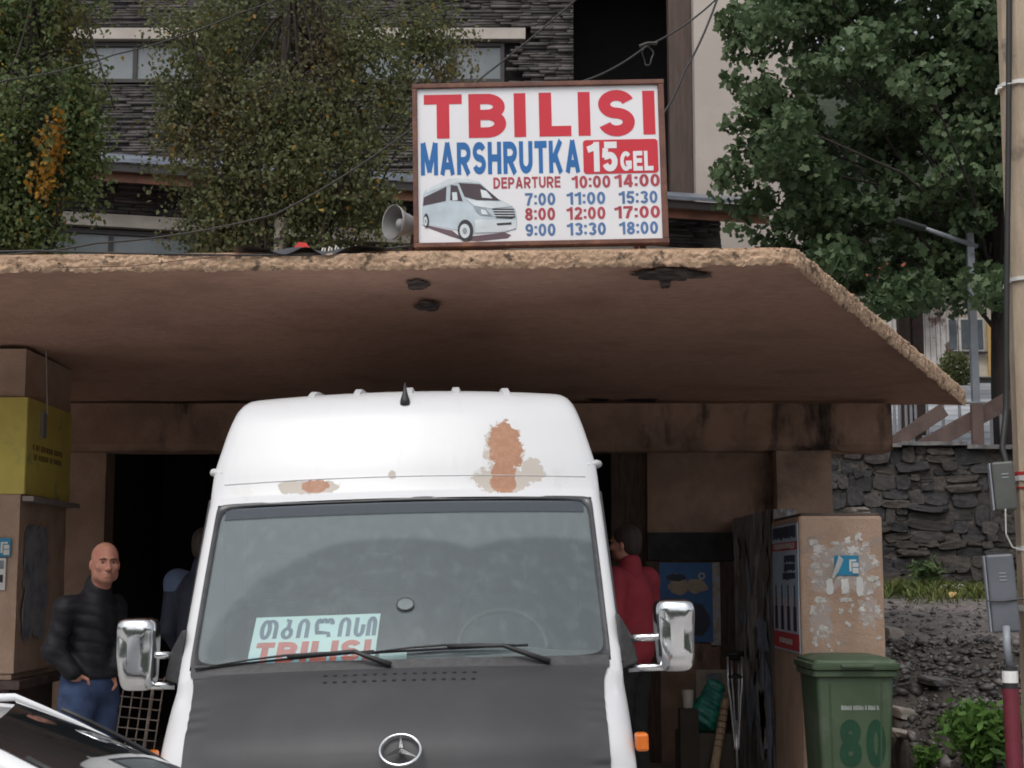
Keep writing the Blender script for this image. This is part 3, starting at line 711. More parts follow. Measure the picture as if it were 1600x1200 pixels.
small = ell_s(-.80,2.04,.07,.04).mn(ell_s(.78,2.07,.09,.05)).mn(ell_s(.33,2.07,.05,.04)) + nz*6 + nz2*5
front = Y_.lt(1.9)*Z_.gt(2.0)
grime = noise_s(t_, vec, 3, 6, 0.6, (1,1,0.3)).sstep(0.5, 0.8)*0.25
c = mixc(t_, grime, (0.585,0.595,0.61), (0.47,0.465,0.455))
streak = noise_s(t_, vec, 16, 5, 0.65, (1,0.3,0.06)).sstep(0.56, 0.75)*0.22
c = mixc(t_, streak, c, (0.42,0.41,0.39))
speck = noise_s(t_, vec, 60, 3, 0.6).gt(0.74)*0.5
c = mixc(t_, speck, c, (0.36,0.35,0.34))
c = mixc(t_, small.lt(0.2)*front*0.55, c, (0.55,0.55,0.54))
c = mixc(t_, outer.lt(1.0)*front, c, (0.44,0.40,0.355))
c = mixc(t_, inner.lt(1.15)*front, c, mixc(t_, nz2.sstep(-0.1, 0.12), (0.33,0.165,0.10), (0.37,0.20,0.125)))
t_.links.new(c, b_.inputs['Base Color']); b_.inputs['Roughness'].default_value = 0.32; b_.inputs['Coat Weight'].default_value = 0.15
t_.links.new((outer.lt(1.0)*front*0.45 + 0.30).o, b_.inputs['Roughness'])
bumpit(t_, b_, outer.lt(1.0)*front*-1.0 + nz2*0.05, 0.5, 0.002)
ts = [0,.25,.5,.75,1,1.3,1.6,2,2.4,2.8,3.2,3.6,4,4.5,5,5.5,6,6.5,7,7.5,8,8.25,8.5,8.75,9,9.33,9.66,10,10.33,10.66,11,11.33,11.66,12,12.33,12.66,13,13.33,13.66,14,14.33,14.66,15,15.5,16,16.25,16.5,16.75,17]
secs = [section(t) for t in ts]; n = len(secs[0]); g = MB(); vs = [q for s_ in secs for q in s_]; fs = []
for i in range(len(ts)-1):
    for k in range(n-1):
        if ts[i] >= WS0 and ts[i+1] <= WS1 and 15 <= k < 15+24: continue
        fs.append((i*n+k, i*n+k+1, (i+1)*n+k+1, (i+1)*n+k))
fs.append(tuple((len(ts)-1)*n+k for k in range(n)))
g.add(vs, fs)
f0 = secs[0]; lowf = [(x, y, z) for x, y, z in f0[11:-11]]
rows = [[(x, y + (0.02 if j else 0), z + (0.35-z)*j/4) for x, y, z in lowf] for j in range(5)]
g.loft(rows, closed=False, caps=False)
body = g.build('body', m_paint, VAN, smooth=42)
# roof ribs
m_white2 = M('white_enamel', (0.585,0.595,0.61), (0.53,0.54,0.55), rough=0.35, scale=3)
for s_ in (-0.62, -0.32, 0.02, 0.33, 0.66):
    g = MB(); rings = []
    for t in (13.1, 13.4, 13.8, 14.2, 14.6, 15, 15.6, 16.2, 16.9):
        p = SV(t, s_); h = 0.004 + 0.016*min(1, (t-13.1)/0.7)
        rings.append([(p.x-0.03, p.y, p.z-0.012), (p.x-0.016, p.y, p.z+h), (p.x+0.016, p.y, p.z+h), (p.x+0.03, p.y, p.z-0.012)])
    g.loft(rings); g.build('roof_rib', m_white2, VAN, smooth=40)
for sx in (-1, 1):                                       # gutter ends beside the brow
    z = 2.145; xx = wz(z); y = 1.66
    g = MB().tube([(sx*(xx-0.05), y-0.05, z-0.01), (sx*(xx+0.005), y, z), (sx*(xx+0.022), y+0.10, z+0.005), (sx*(xx+0.012), y+0.5, z+0.01), (sx*(xx+0.012), 5.5, z+0.01)], [0.012,0.02,0.02,0.015,0.015], 8)
    g.build('gutter', m_white2, VAN, smooth=True)
for t, r_ in ((9.42, 0.0022),):                              # joint where the high roof meets the cab
    MB().tube([SV(t, -1+2*k/30, 0.001) for k in range(31)], r_, 6).build('roof_joint', M('joint_sealant', (0.55,0.555,0.56), rough=0.6), VAN, smooth=True)
# --- glass
m_glass, t_, b_ = newmat('windscreen_glass'); t_.nodes.remove(b_)
(X_, Y_, Z_), vec = coords(t_)
def disk(cx, cz, r0): return ((X_-cx).sq() + ((Z_-cz)*1.44).sq()).sqrt() / r0
nn = noise_s(t_, vec, 5, 6, 0.6) - 0.5
swept = disk(-.05,1.24,.80).mn(disk(.62,1.24,.78)) + nn*0.06
film = swept.sstep(0.96, 1.03)*0.075 + noise_s(t_, vec, 14, 6, 0.7, (1,1,0.35)).sstep(0.45, 0.75)*0.05 + 0.10
film = film + (swept-0.72)._m('ABSOLUTE').lt(0.010)*0.01
gl = t_.nodes.new('ShaderNodeBsdfGlossy'); gl.inputs['Roughness'].default_value = 0.03; gl.inputs['Color'].default_value = (0.90,0.97,1.0,1)
tr = t_.nodes.new('ShaderNodeBsdfTransparent'); tr.inputs['Color'].default_value = (0.70,0.80,0.78,1)
df = t_.nodes.new('ShaderNodeBsdfDiffuse'); df.inputs['Color'].default_value = (0.56,0.66,0.68,1)
fr_ = t_.nodes.new('ShaderNodeFresnel'); fr_.inputs['IOR'].default_value = 1.5
m1 = t_.nodes.new('ShaderNodeMixShader'); m2 = t_.nodes.new('ShaderNodeMixShader')
t_.links.new((S(t_, fr_.outputs[0])*2.0).o, m1.inputs[0]); t_.links.new(tr.outputs[0], m1.inputs[1]); t_.links.new(gl.outputs[0], m1.inputs[2])
t_.links.new(film.o, m2.inputs[0]); t_.links.new(m1.outputs[0], m2.inputs[1]); t_.links.new(df.outputs[0], m2.inputs[2])
t_.links.new(m2.outputs[0], t_.nodes['Material Output'].inputs['Surface'])
m_black = M('black_rubber', (0.025,0.025,0.027), (0.018,0.018,0.019), rough=0.55, scale=20)
m_frit = M('dark_screen_border', (0.05,0.052,0.055), (0.035,0.036,0.04), rough=0.25, scale=12)
m_trim = M('grey_black_plastic', (0.055,0.055,0.058), (0.04,0.04,0.042), rough=0.6, scale=30, bump=0.1)
g = MB().grid(lambda a, b: SV(WS0 + 0.06 + (WS1-WS0-0.16)*b, (-1+2*a)*0.985, -0.004), 40, 24)
wind = g.build('windscreen', m_glass, VAN, smooth=True)
# black frame round the glass (rounded inner corners)
def frame_pt(a, inner):
    """a in 0..1 runs round the opening"""
    ang = 2*math.pi*a; c, s_ = math.cos(ang), math.sin(ang); e = 0.12 if inner else 0.06
    x = math.copysign(abs(c)**e, c); y = math.copysign(abs(s_)**e, s_)
    if inner: return SV(6.50 + y*1.42, x*0.972, 0.004)
    return SV(6.5 + y*1.515, x*1.0, 0.003)
NA = 240
ro = [frame_pt(k/NA, False) for k in range(NA)]; ri = [frame_pt(k/NA, True) for k in range(NA)]
g = MB().loft([ro, ri, [p - Vector((0,-0.006,0.004)) for p in ri]], caps=False); g.build('windscreen_seal', m_frit, VAN, smooth=True)
g = MB().grid(lambda a, b: SV(7.66 + 0.22*b, (-1+2*a)*0.95, 0.002), 30, 3)
m_tint, t_, b_ = newmat('tinted_sun_band'); b_.inputs['Base Color'].default_value = (0.06,0.07,0.085,1); b_.inputs['Roughness'].default_value = 0.15; b_.inputs['Alpha'].default_value = 0.72
g.build('sun_band', m_tint, VAN, smooth=True)
# --- bonnet cover
m_bra, t_, b_ = newmat('black_vinyl_bonnet_cover')
xyz, vec = coords(t_)
n1 = noise_s(t_, vec, 2.2, 6, 0.6); n2 = noise_s(t_, vec, 7, 4, 0.5, (0.4,1,3))
t_.links.new(mixc(t_, n1.sstep(0.35,0.7), (0.034,0.034,0.037), (0.046,0.046,0.050)), b_.inputs['Base Color']); b_.inputs['Roughness'].default_value = 0.55
bumpit(t_, b_, n2*0.5 + noise_s(t_, vec, 300, 2, 0.5)*0.06, 0.14, 0.02)
def bra(a, b):
    s_ = -1 + 2*a; t = -0.0 + 4.78*b
    wr = 0.004*math.exp(-((abs(s_)-0.97)/0.05)**2)*math.sin(t*11 + 3*math.sin(t*3))
    return SV(max(t, 0.001), s_*0.985, 0.012 + wr)
g = MB().grid(bra, 70, 70)
lo = [bra(i/70, 0) for i in range(71)]
g.loft([lo, [p + Vector((0,-0.012,-0.16)) for p in lo]], closed=False, caps=False)
cover = g.build('bonnet_cover', m_bra, VAN, smooth=True)
# cowl between cover and glass
g = MB().grid(lambda a, b: SV(4.72 + 0.36*b, (-1+2*a)*0.99, 0.006), 30, 3); g.build('cowl', m_trim, VAN, smooth=True)
m_hole = M('vent_hole_black', (0.006,0.006,0.006), rough=0.9)
for r_ in range(2):
    for i in range(16):
        s_ = -0.345 + i*0.0466; t = 3.62 - 0.42*r_; p = SV(t, s_, 0.0137)
        n_ = (SV(t, s_, 0.05) - p).normalized(); tx = Vector((1,0,0)); ty = n_.cross(tx).normalized()
        ring = [p + tx*0.0095*math.cos(k*math.pi/5) + ty*0.0095*math.sin(k*math.pi/5) for k in range(10)]
        MB().prism(ring, -n_*0.006).build('vent_hole', m_hole, cover)
# --- star badge: ring and three points
m_chrome = M('chrome', (0.80,0.81,0.82), (0.70,0.71,0.72), rough=0.13, metal=1.0, scale=7, rvar=0.07, bump=0.05, bscale=18)
pc = SV(0.75, 0, 0.0); nb = (SV(0.75, 0, 0.05) - SV(0.75, 0, 0.0)).normalized(); tx = Vector((1,0,0)); tu = nb.cross(tx).normalized(); tu = tu if tu.z > 0 else -tu
nb = Vector((0,-0.66,0.75)); tu = Vector((0,0.75,0.66)); pc = pc + Vector((0.022,-0.050,0.012)); RB = 0.078
badge = bpy.data.objects.new('badge', None); col.objects.link(badge); badge.parent = VAN
MB().tube([pc + (tx*math.cos(a) + tu*math.sin(a))*RB for a in [2*math.pi*k/40 for k in range(41)]], 0.0065, 8, caps=False).build('ring', m_chrome, badge, smooth=True)
for k in range(3):
    a = math.pi/2 + k*2*math.pi/3; d = tx*math.cos(a) + tu*math.sin(a); e = nb.cross(d)
    g = MB().add([pc + d*RB, pc + e*0.013 + d*0.012, pc - e*0.013 + d*0.012, pc + nb*0.014, pc - nb*0.006, pc - d*0.016], [(0,1,3),(0,3,2),(0,4,1),(0,2,4),(1,5,3),(2,3,5)])
    g.build('star_point', m_chrome, badge)
# --- wipers
def wiper(pivot, elbow, a, b, nm):
    wroot = bpy.data.objects.new('wiper', None); col.objects.link(wroot); wroot.parent = VAN
    pv, el, A, B = SV(*pivot), SV(*elbow), SV(*a), SV(*b)
    MB().tube([pv, pv.lerp(el, 0.5), el, A.lerp(B, 0.52) + Vector((0,-0.02,0.012))], [0.013, 0.011, 0.009, 0.006], 8).build('arm', m_black, wroot, smooth=True)
    up = Vector((0,-0.7,0.7))
    mid = A.lerp(B, 0.5)
    g = MB().tube([A, A.lerp(B,.25)+up*0.003, mid+up*0.004, A.lerp(B,.75)+up*0.003, B], 0.006, 6); g.build('blade', m_black, wroot, smooth=True)
    g = MB().tube([A.lerp(B,.08)+up*0.006, A.lerp(B,.3)+up*0.022, mid+up*0.028, A.lerp(B,.7)+up*0.022, A.lerp(B,.92)+up*0.006], [.003,.005,.006,.005,.003], 6); g.build('bridge', m_black, wroot, smooth=True)
wiper((4.85, -0.04, .02), (5.12, -0.21, .05), (4.98, -0.965, .018), (5.21, -0.12, .018), 'left')
wiper((4.85, 0.70, .02), (5.16, 0.48, .05), (5.16, -0.19, .02), (5.25, 0.60, .02), 'right')
# --- aerial
p = SV(12.35, 0.0); MB().tube([p - Vector((0,0,0.012)), p + Vector((0,-0.003,0.008)), p + Vector((0,0.012,0.05)), p + Vector((0,0.022,0.10))], [0.028,0.024,0.012,0.004], 10).build('aerial', m_black, VAN, smooth=True)
# --- round sticker on the glass
p = SV(6.12, 0.02, 0.006); tx = Vector((1,0,0)); tu = (SV(6.3,0.02,.006)-p).normalized()
ro = [p + (tx*0.040*math.cos(a) + tu*0.040*math.sin(a)) for a in [2*math.pi*k/28 for k in range(28)]]
ri = [p + (tx*0.034*math.cos(a) + tu*0.034*math.sin(a)) for a in [2*math.pi*k/28 for k in range(28)]]
MB().loft([ro, ri], caps=False).build('sticker_rim', m_black, VAN)
MB().add([q - Vector((0,-0.001,0.001)) for q in ri], [tuple(range(28))]).build('round_sticker', M('translucent_grey_sticker', (0.15,0.18,0.19), rough=0.4), VAN)
# --- side glass, door seams
m_sglass = M('dark_side_glass', (0.015,0.017,0.018), rough=0.05, scale=3)
for sx in (-1, 1):
    def pane(ya, yb, yc, yd, z0, z1, name):
        def fn(a, b):
            z = z0 + (z1-z0)*b; y = (ya + (yb-ya)*a)*(1-b) + (yc + (yd-yc)*a)*b
            return (sx*(wz(z)+0.006), y, z)
        MB().grid(fn, 6, 6).build(name, m_sglass, VAN)
    pane(1.02, 2.0, 1.62, 2.0, 1.36, 1.96, 'door_window'); pane(2.15, 3.5, 2.15, 3.5, 1.40, 2.0, 'side_window'); pane(3.6, 5.3, 3.6, 5.3, 1.40, 2.0, 'side_window')
    MB().tube([(sx*(wz(z)+0.004), y, z) for y, z in ((0.86,1.22),(0.98,1.34),(1.3,1.68),(1.6,2.0),(2.03,2.02),(2.05,1.2),(2.05,0.4))], 0.008, 6).build('door_seal', m_black, VAN)
    # mirror: black foot, two chrome arms, chrome shell
    mr = bpy.data.objects.new('door_mirror', None); col.objects.link(mr); mr.parent = VAN
    xb = sx*wz(1.3); zb = 1.27 if sx > 0 else 1.25
    g = MB().prism([(xb-sx*0.005, 0.86, zb+0.16), (xb-sx*0.005, 0.86, zb-0.085), (xb+sx*0.085, 0.92, zb-0.06), (xb+sx*0.055, 0.90, zb+0.06)], (0, 0.16, 0)); g.build('foot', m_trim, mr, bevel=0.012)
    cxm = sx*(wz(1.3) + (0.195 if sx < 0 else 0.245)); ym = 0.90; zc = zb + 0.065
    for dz in (0.045, -0.085):
        MB().tube([(xb+sx*0.04, ym+0.02, zb+dz), (xb+sx*0.10, ym, zb+dz+0.004), (cxm, ym, zb+dz+0.004)], [0.017,0.017,0.017], 10).build('arm', m_chrome, mr, smooth=True)
    rings = []; hw, hh = 0.084, 0.158
    for k, (dy, sc_) in enumerate(((-0.085,0.35),(-0.082,0.70),(-0.066,0.90),(-0.035,0.98),(0.02,1.0),(0.055,1.0))):
        ring = []
        for j in range(36):
            a = 2*math.pi*j/36; c_, s_ = math.cos(a), math.sin(a)
            x = math.copysign(abs(c_)**0.42, c_)*hw*sc_; z = math.copysign(abs(s_)**0.34, s_)*hh*(sc_**0.7)
            ring.append((cxm + x*(1 - 0.10*(z/hh)*(-1)), ym + dy + 0.012*math.sin(z*30 + x*14)*(1 if k in (1,2,3) else 0), zc + z - 0.01))
        rings.append(ring)
    sh_ = MB().loft(rings).build('shell', m_chrome, mr, smooth=60)
    MB().add([(x*0.97+cxm*0.03, y+0.003, z*0.97+zc*0.03) for x, y, z in rings[-1]], [tuple(range(36))]).build('mirror_glass', m_chrome, mr)
    # orange side repeater
    yy = 0.52; MB().box(0, 0.05, -0.03, 0.05, -0.035, 0.035).build('side_repeater', M('amber_lens', (0.75,0.20,0.02), (0.6,0.14,0.015), rough=0.2, scale=8), VAN, bevel=0.01)
    o = [q for q in VAN.children if q.name.startswith('side_repeater')][-1]; o.location = (sx*wz(0.93) - (0.0 if sx > 0 else 0.05), 0.33, 0.93 if sx > 0 else 0.915)
    # wheels
    for yw in (0.95, 4.6):
        wh = bpy.data.objects.new('wheel', None); col.objects.link(wh); wh.parent = VAN; wh.location = (sx*0.89, yw, 0.34)
        MB().tube([(-0.10*sx,0,0),(0.10*sx,0,0)], 0.335, 28).build('tyre', m_black, wh, bevel=0.02); MB().tube([(0.06*sx,0,0),(0.108*sx,0,0)], [0.2,0.19], 20).build('rim', M('steel_rim', (0.5,0.5,0.5), rough=0.4, metal=0.6), wh)
    g = MB().box(-0.15, 0.15, -0.03, 0.10, -0.12, 0.12); o = g.build('headlight', M('headlight_lens', (0.6,0.62,0.64), rough=0.08), VAN, bevel=0.02); o.location = (sx*0.68, 0.16, 0.66)
MB().box(-0.48, 0.48, 0.03, 0.12, 0.52, 0.68).build('grille', m_black, VAN, bevel=0.02)
MB().box(-0.93, 0.93, -0.04, 0.28, 0.30, 0.48).build('bumper', m_trim, VAN, bevel=0.04)
# --- cabin
m_int = M('cabin_grey', (0.10,0.10,0.105), (0.07,0.07,0.075), rough=0.8, scale=8)
m_seat = M('seat_cloth', (0.09,0.09,0.10), (0.06,0.06,0.07), rough=0.95, scale=10)
g = MB().grid(lambda a, b: (-0.90+1.80*a, 0.80 + 0.65*b, 1.235 + 0.03*math.sin(math.pi*b) - 0.02*(1-b) + 0.05*math.exp(-((a-0.74)/0.12)**2)*b), 30, 8)
g.build('dashboard', m_int, VAN, smooth=True)
MB().box(-0.88, 0.88, 1.40, 1.46, 0.6, 1.235).build('dashboard_face', m_int, VAN)
g = MB().tube([(0.45 + 0.21*math.cos(a), 1.50 + 0.10*math.sin(a), 1.27 + 0.17*math.sin(a)) for a in [2*math.pi*k/36 for k in range(37)]], 0.016, 8, caps=False); g.build('steering_wheel', m_black, VAN, smooth=True)
for x in (-0.62, -0.15, 0.47):
    MB().box(x-0.22, x+0.22, 1.95, 2.10, 0.75, 1.52).build('seat_back', m_seat, VAN, bevel=0.05); MB().box(x-0.13, x+0.13, 1.98, 2.08, 1.54, 1.74).build('headrest', m_seat, VAN, bevel=0.04)
    MB().box(x-0.22, x+0.22, 1.5, 1.94, 0.62, 0.80).build('seat_cushion', m_seat, VAN, bevel=0.04)
MB().box(-0.88, 0.88, 2.3, 2.34, 0.4, 2.2).build('bulkhead', m_seat, VAN)
MB().box(-0.9, 0.9, 0.7, 5.4, 0.36, 0.40).build('floor_pan', m_int, VAN)

# ---- destination card lying against the windscreen
m_card, t_, b_ = newmat('pale_blue_card'); (X_, Y_, Z_), vec = coords(t_)
t_.links.new(mixc(t_, Z_.sstep(0.0, 0.10), (0.05,0.45,0.66), (0.74,0.86,0.87)), b_.inputs['Base Color']); b_.inputs['Roughness'].default_value = 0.35
M_van = Matrix.LocRotScale(VAN.location, VAN.rotation_euler, None)
c0 = M_van @ SV(5.05, -0.735, -0.022); c1 = M_van @ SV(5.05, -0.125, -0.022); c2 = M_van @ SV(6.04, -0.705, -0.022)
ux = (c1-c0).normalized(); uz = (c2-c0); uz = (uz - ux*uz.dot(ux)).normalized(); uy = uz.cross(ux)
CW, CH = (c1-c0).length, (c2-c0).length
card = thing('destination_card', 'pale blue card reading TBILISI lying inside the windscreen of the minibus', 'sign')
card.matrix_world = Matrix(((ux.x,uy.x,uz.x,c0.x),(ux.y,uy.y,uz.y,c0.y),(ux.z,uy.z,uz.z,c0.z),(0,0,0,1)))
MB().box(0, CW, 0, 0.004, 0, CH).build('card', m_card, card)
m_navy = M('navy_lettering', (0.13,0.16,0.24), rough=0.5); m_redc = M('orange_red_lettering', (0.75,0.12,0.08), rough=0.5)
LW = 0.019
def stroke(pts, wd, mat, parent, name, fit):
    """flat ribbon lettering; fit maps (u,v) to local x,z"""
    P2 = [np.array(fit(*p)) for p in pts]; L, R_ = [], []
    for i, p in enumerate(P2):
        d = P2[min(i+1, len(P2)-1)] - P2[max(i-1, 0)]; d = d/np.linalg.norm(d); nn_ = np.array((-d[1], d[0]))*wd/2
        L.append((p[0]+nn_[0], -0.0012, p[1]+nn_[1])); R_.append((p[0]-nn_[0], -0.0012, p[1]-nn_[1]))
    MB().loft([L, R_], closed=False, caps=False).build(name, mat, parent)
def arc(cx, cy, rx, ry, a0, a1, n=14): return [(cx + rx*math.cos(R(a0+(a1-a0)*k/n)), cy + ry*math.sin(R(a0+(a1-a0)*k/n))) for k in range(n+1)]
def leg_i(): return [[(0.1,0)] + [(0.12,0.6)] + arc(0.5,0.62,0.38,0.33,180,0) + [(0.88,0)]]
GE = [  # seven letters: strokes in a unit cell
 [arc(0.30,0.5,0.24,0.45,0,360,24), arc(0.62,0.62,0.33,0.33,130,0) + [(0.95,0.0)]],
 [arc(0.5,0.28,0.40,0.25,0,360,22), [(0.55,0.55),(0.62,0.95),(0.25,0.97)]],
 leg_i(),
 [arc(0.18,0.66,0.14,0.28,250,20,10), arc(0.47,0.74,0.16,0.2,180,0,10), arc(0.80,0.74,0.15,0.2,180,-20,10), [(0.06,0.44),(0.10,0.30),(0.45,0.24),(0.80,0.2),(0.84,0.0)], [(0.02,0.24),(0.45,0.24)]],
 leg_i(),
 [[(0.15,1.0),(0.12,0.4)] + arc(0.47,0.33,0.36,0.29,180,360) + [(0.85,0.62)]],
 leg_i()]
cells = [(0.04,0.205),(0.22,0.325),(0.345,0.455),(0.475,0.655),(0.675,0.785),(0.80,0.90),(0.905,0.985)]
for gl_, (a, b) in zip(GE, cells):
    for stp in gl_:
        stroke(stp, LW, m_navy, card, 'georgian_letter', lambda u, v: ((a + (b-a)*(0.12+0.76*u))*CW, (0.57 + 0.36*v)*CH))
text_mesh('TBILISI', 'lettering', m_redc, card, 0.05*CW, 0.96*CW, 0.10*CH, 0.50*CH, -0.0012, bold=0.25)
pcard = thing('paper_slip', 'small white paper slip on the dashboard behind the wiper', 'paper')
q0 = M_van @ SV(5.10, -0.10, -0.02); q1 = M_van @ SV(5.10, 0.03, -0.02); q2 = M_van @ SV(5.32, -0.10, -0.02)
MB().prism([q0, q1, q1+(q2-q0), q2], (0, 0.003, 0)).build('sheet', M('pale_slip', (0.6,0.72,0.75), rough=0.5), pcard)
# ================================================================== ROUTE SIGN ON THE ROOF
SY = 7.95
m_panel = M('white_sign_panel', (0.72,0.72,0.74), (0.69,0.69,0.71), rough=0.35, scale=2)
m_sred = M('sign_red', (0.54,0.016,0.035), (0.50,0.014,0.03), rough=0.4, scale=2)
m_sblue = M('sign_blue', (0.007,0.125,0.37), (0.007,0.11,0.33), rough=0.4, scale=2)
m_smar = M('sign_dark_red', (0.40,0.05,0.07), rough=0.4); m_sb2 = M('sign_steel_blue', (0.08,0.17,0.36), rough=0.4)
m_frame = M('rusty_brown_frame', (0.15,0.065,0.045), (0.10,0.045,0.035), rough=0.7, scale=12, bump=0.3, c3=(0.22,0.10,0.06), scale3=6)
tl = P(653.6, 138.4, SY); blp = P(654.5, 380.5, SY); trp = P(1029.5, 131, SY)
SW, SH = (trp-tl).length, (tl-blp).length
sg = thing('route_sign', 'large white framed sign reading TBILISI MARSHRUTKA on the shelter roof', 'sign', blp, (R(-1.0), R(-1.15), 0))
MB().box(0, SW, 0, 0.03, 0, SH).build('panel', m_panel, sg)
fw = 0.026
for n_, a in (('top', (-fw, SW+fw+0.008, -0.02, 0.05, SH+0.001, SH+fw)), ('bottom', (-fw, SW+fw+0.008, -0.021, 0.05, -fw, -0.001)), ('left', (-fw, -0.001, -0.018, 0.048, 0, SH)), ('right', (SW+0.001, SW+fw+0.006, -0.018, 0.048, 0, SH))):
    MB().box(*a).build('frame_bar', m_frame, sg, bevel=0.003)
for x in (0.1, SW-0.1):
    MB().tube([(x, 0.06, -0.05), (x, 0.06, SH*0.9)], 0.018, 6).build('rear_strut', m_frame, sg)
    MB().tube([(x, 0.06, SH*0.7), (x, 0.55, -0.06)], 0.016, 6).build('rear_stay', m_frame, sg)
def uv(px, py):
    """photograph-crop measures to sign coordinates"""
    u = (px-53)/1432.0; top = 70-28*u; bot = 992-34*u
    return u*SW, (1-(py-top)/(bot-top))*SH
def stext(s, x0, x1, v0, v1, mat, bold, name='lettering', y=-0.0015):
    return text_mesh(s, name, mat, sg, (x0-53)/1432*SW, (x1-53)/1432*SW, (1-v1)*SH, (1-v0)*SH, y, bold)
for ch, a, b, t_ in (('T',92,318,.22),('B',357,580,.235),('I',627,697,.3),('L',776,966,.235),('I',1008,1080,.3),('S',1128,1345,.235),('I',1393,1465,.3)):
    stext(ch, a, b, 0.038 if ch != 'S' else 0.030, 0.325 if ch != 'S' else 0.333, m_sred, t_)
stext('MARSHRUTKA', 70, 1013, 0.353, 0.563, m_sblue, 0.22)
x0, x1, z0, z1 = (1032-53)/1432*SW, (1475-53)/1432*SW, (1-0.574)*SH, (1-0.354)*SH; rr = 0.018
poly = []
for cx, cz, a0 in ((x1-rr,z1-rr,0),(x0+rr,z1-rr,90),(x0+rr,z0+rr,180),(x1-rr,z0+rr,270)):
    poly += [(cx+rr*math.cos(R(a0+18*k)), -0.0025, cz+rr*math.sin(R(a0+18*k))) for k in range(6)]
MB().prism(poly, (0,0.002,0)).build('price_box', m_sred, sg)
stext('15', 1058, 1235, 0.368, 0.562, m_panel, 0.22, y=-0.004); stext('GEL', 1250, 1445, 0.432, 0.560, m_panel, 0.23, y=-0.004)
stext('DEPARTURE', 497, 893, 0.585, 0.658, m_smar, 0.2)
for s_, a, b, v0, v1, m_ in (('10:00',960,1188,.585,.665,m_smar),('14:00',1213,1480,.581,.663,m_smar),('7:00',682,860,.69,.771,m_sb2),('11:00',928,1155,.69,.77,m_sb2),('15:30',1235,1463,.69,.771,m_sb2),
        ('8:00',680,857,.786,.867,m_smar),('12:00',925,1153,.786,.867,m_smar),('17:00',1207,1475,.786,.865,m_smar),('9:00',680,857,.888,.968,m_sb2),('13:30',925,1153,.887,.968,m_sb2),('18:00',1232,1460,.887,.968,m_sb2)):
    stext(s_, a, b, v0, v1, m_, 0.2)
# printed picture of a minibus (flat print)
prn = {n: M('print_' + n, c, rough=0.4, scale=4) for n, c in (('body', (0.50,0.58,0.64)), ('light', (0.66,0.72,0.76)), ('glass', (0.06,0.04,0.05)), ('dark', (0.03,0.03,0.035)), ('shadow', (0.13,0.08,0.10)), ('mid', (0.28,0.33,0.37)))}
def pr(name, mat, pts, lay):
    q = [uv(*p) for p in pts]
    MB().prism([(x, -0.001-0.0012*lay, z) for x, z in q], (0, 0.0008, 0)).build(name, prn[mat], sg)
pr('printed_shadow', 'shadow', [(70,880),(250,915),(300,955),(560,925),(597,940),(575,960),(400,978),(320,975),(240,950),(120,905)], 0)
pr('printed_van_body', 'body', [(76,790),(82,700),(100,672),(230,610),(290,600),(370,612),(420,630),(470,680),(520,725),(600,765),(625,790),(632,850),(625,905),(560,925),(380,935),(240,905),(110,885),(76,870)], 1)
pr('printed_roof', 'light', [(100,672),(230,610),(290,600),(370,612),(410,632),(300,628),(235,645),(105,690)], 2)
pr('printed_side_glass', 'glass', [(85,720),(220,655),(215,740),(80,770)], 2); pr('printed_door_glass', 'glass', [(245,645),(285,650),(315,742),(240,735)], 2)
pr('printed_windscreen', 'glass', [(292,633),(420,640),(480,690),(535,738),(400,735),(325,715)], 2)
pr('printed_sky_reflection', 'light', [(420,672),(455,680),(490,725),(428,720)], 3); pr('printed_bonnet', 'light', [(330,725),(405,740),(540,742),(610,770),(480,785),(380,768)], 3)
pr('printed_mirror', 'light', [(252,690),(280,688),(285,735),(255,738)], 3)
pr('printed_headlight', 'mid', [(375,768),(450,785),(488,830),(420,825),(395,805)], 3); pr('printed_lamp', 'light', [(420,790),(448,795),(462,822),(425,818)], 4)
pr('printed_grille', 'dark', [(488,785),(615,785),(622,835),(600,845),(510,840)], 3)
for y in (800, 815, 830): pr('printed_grille_bar', 'light', [(492,y-5),(617,y-5),(618,y),(494,y)], 4)
pr('printed_bumper', 'light', [(385,850),(628,850),(626,900),(560,922),(385,928)], 3); pr('printed_bumper_grille', 'dark', [(512,872),(600,866),(598,880),(514,884)], 4)
pr('printed_fog_lamp', 'light', [(415,872),(445,872),(445,895),(415,895)], 4); pr('printed_plate', 'light', [(540,888),(578,886),(578,915),(540,918)], 4)
for cx, cy, rx, ry in ((328,915,46,64), (98,858,16,42)):
    pr('printed_wheel', 'dark', [(cx+rx*math.cos(R(k*20)), cy+ry*math.sin(R(k*20))) for k in range(18)], 5); pr('printed_hub', 'light', [(cx-4+rx*.66*math.cos(R(k*20)), cy+4+ry*.66*math.sin(R(k*20))) for k in range(18)], 6)
    pr('printed_hub_centre', 'mid', [(cx-4+rx*.3*math.cos(R(k*30)), cy+4+ry*.3*math.sin(R(k*30))) for k in range(12)], 7)

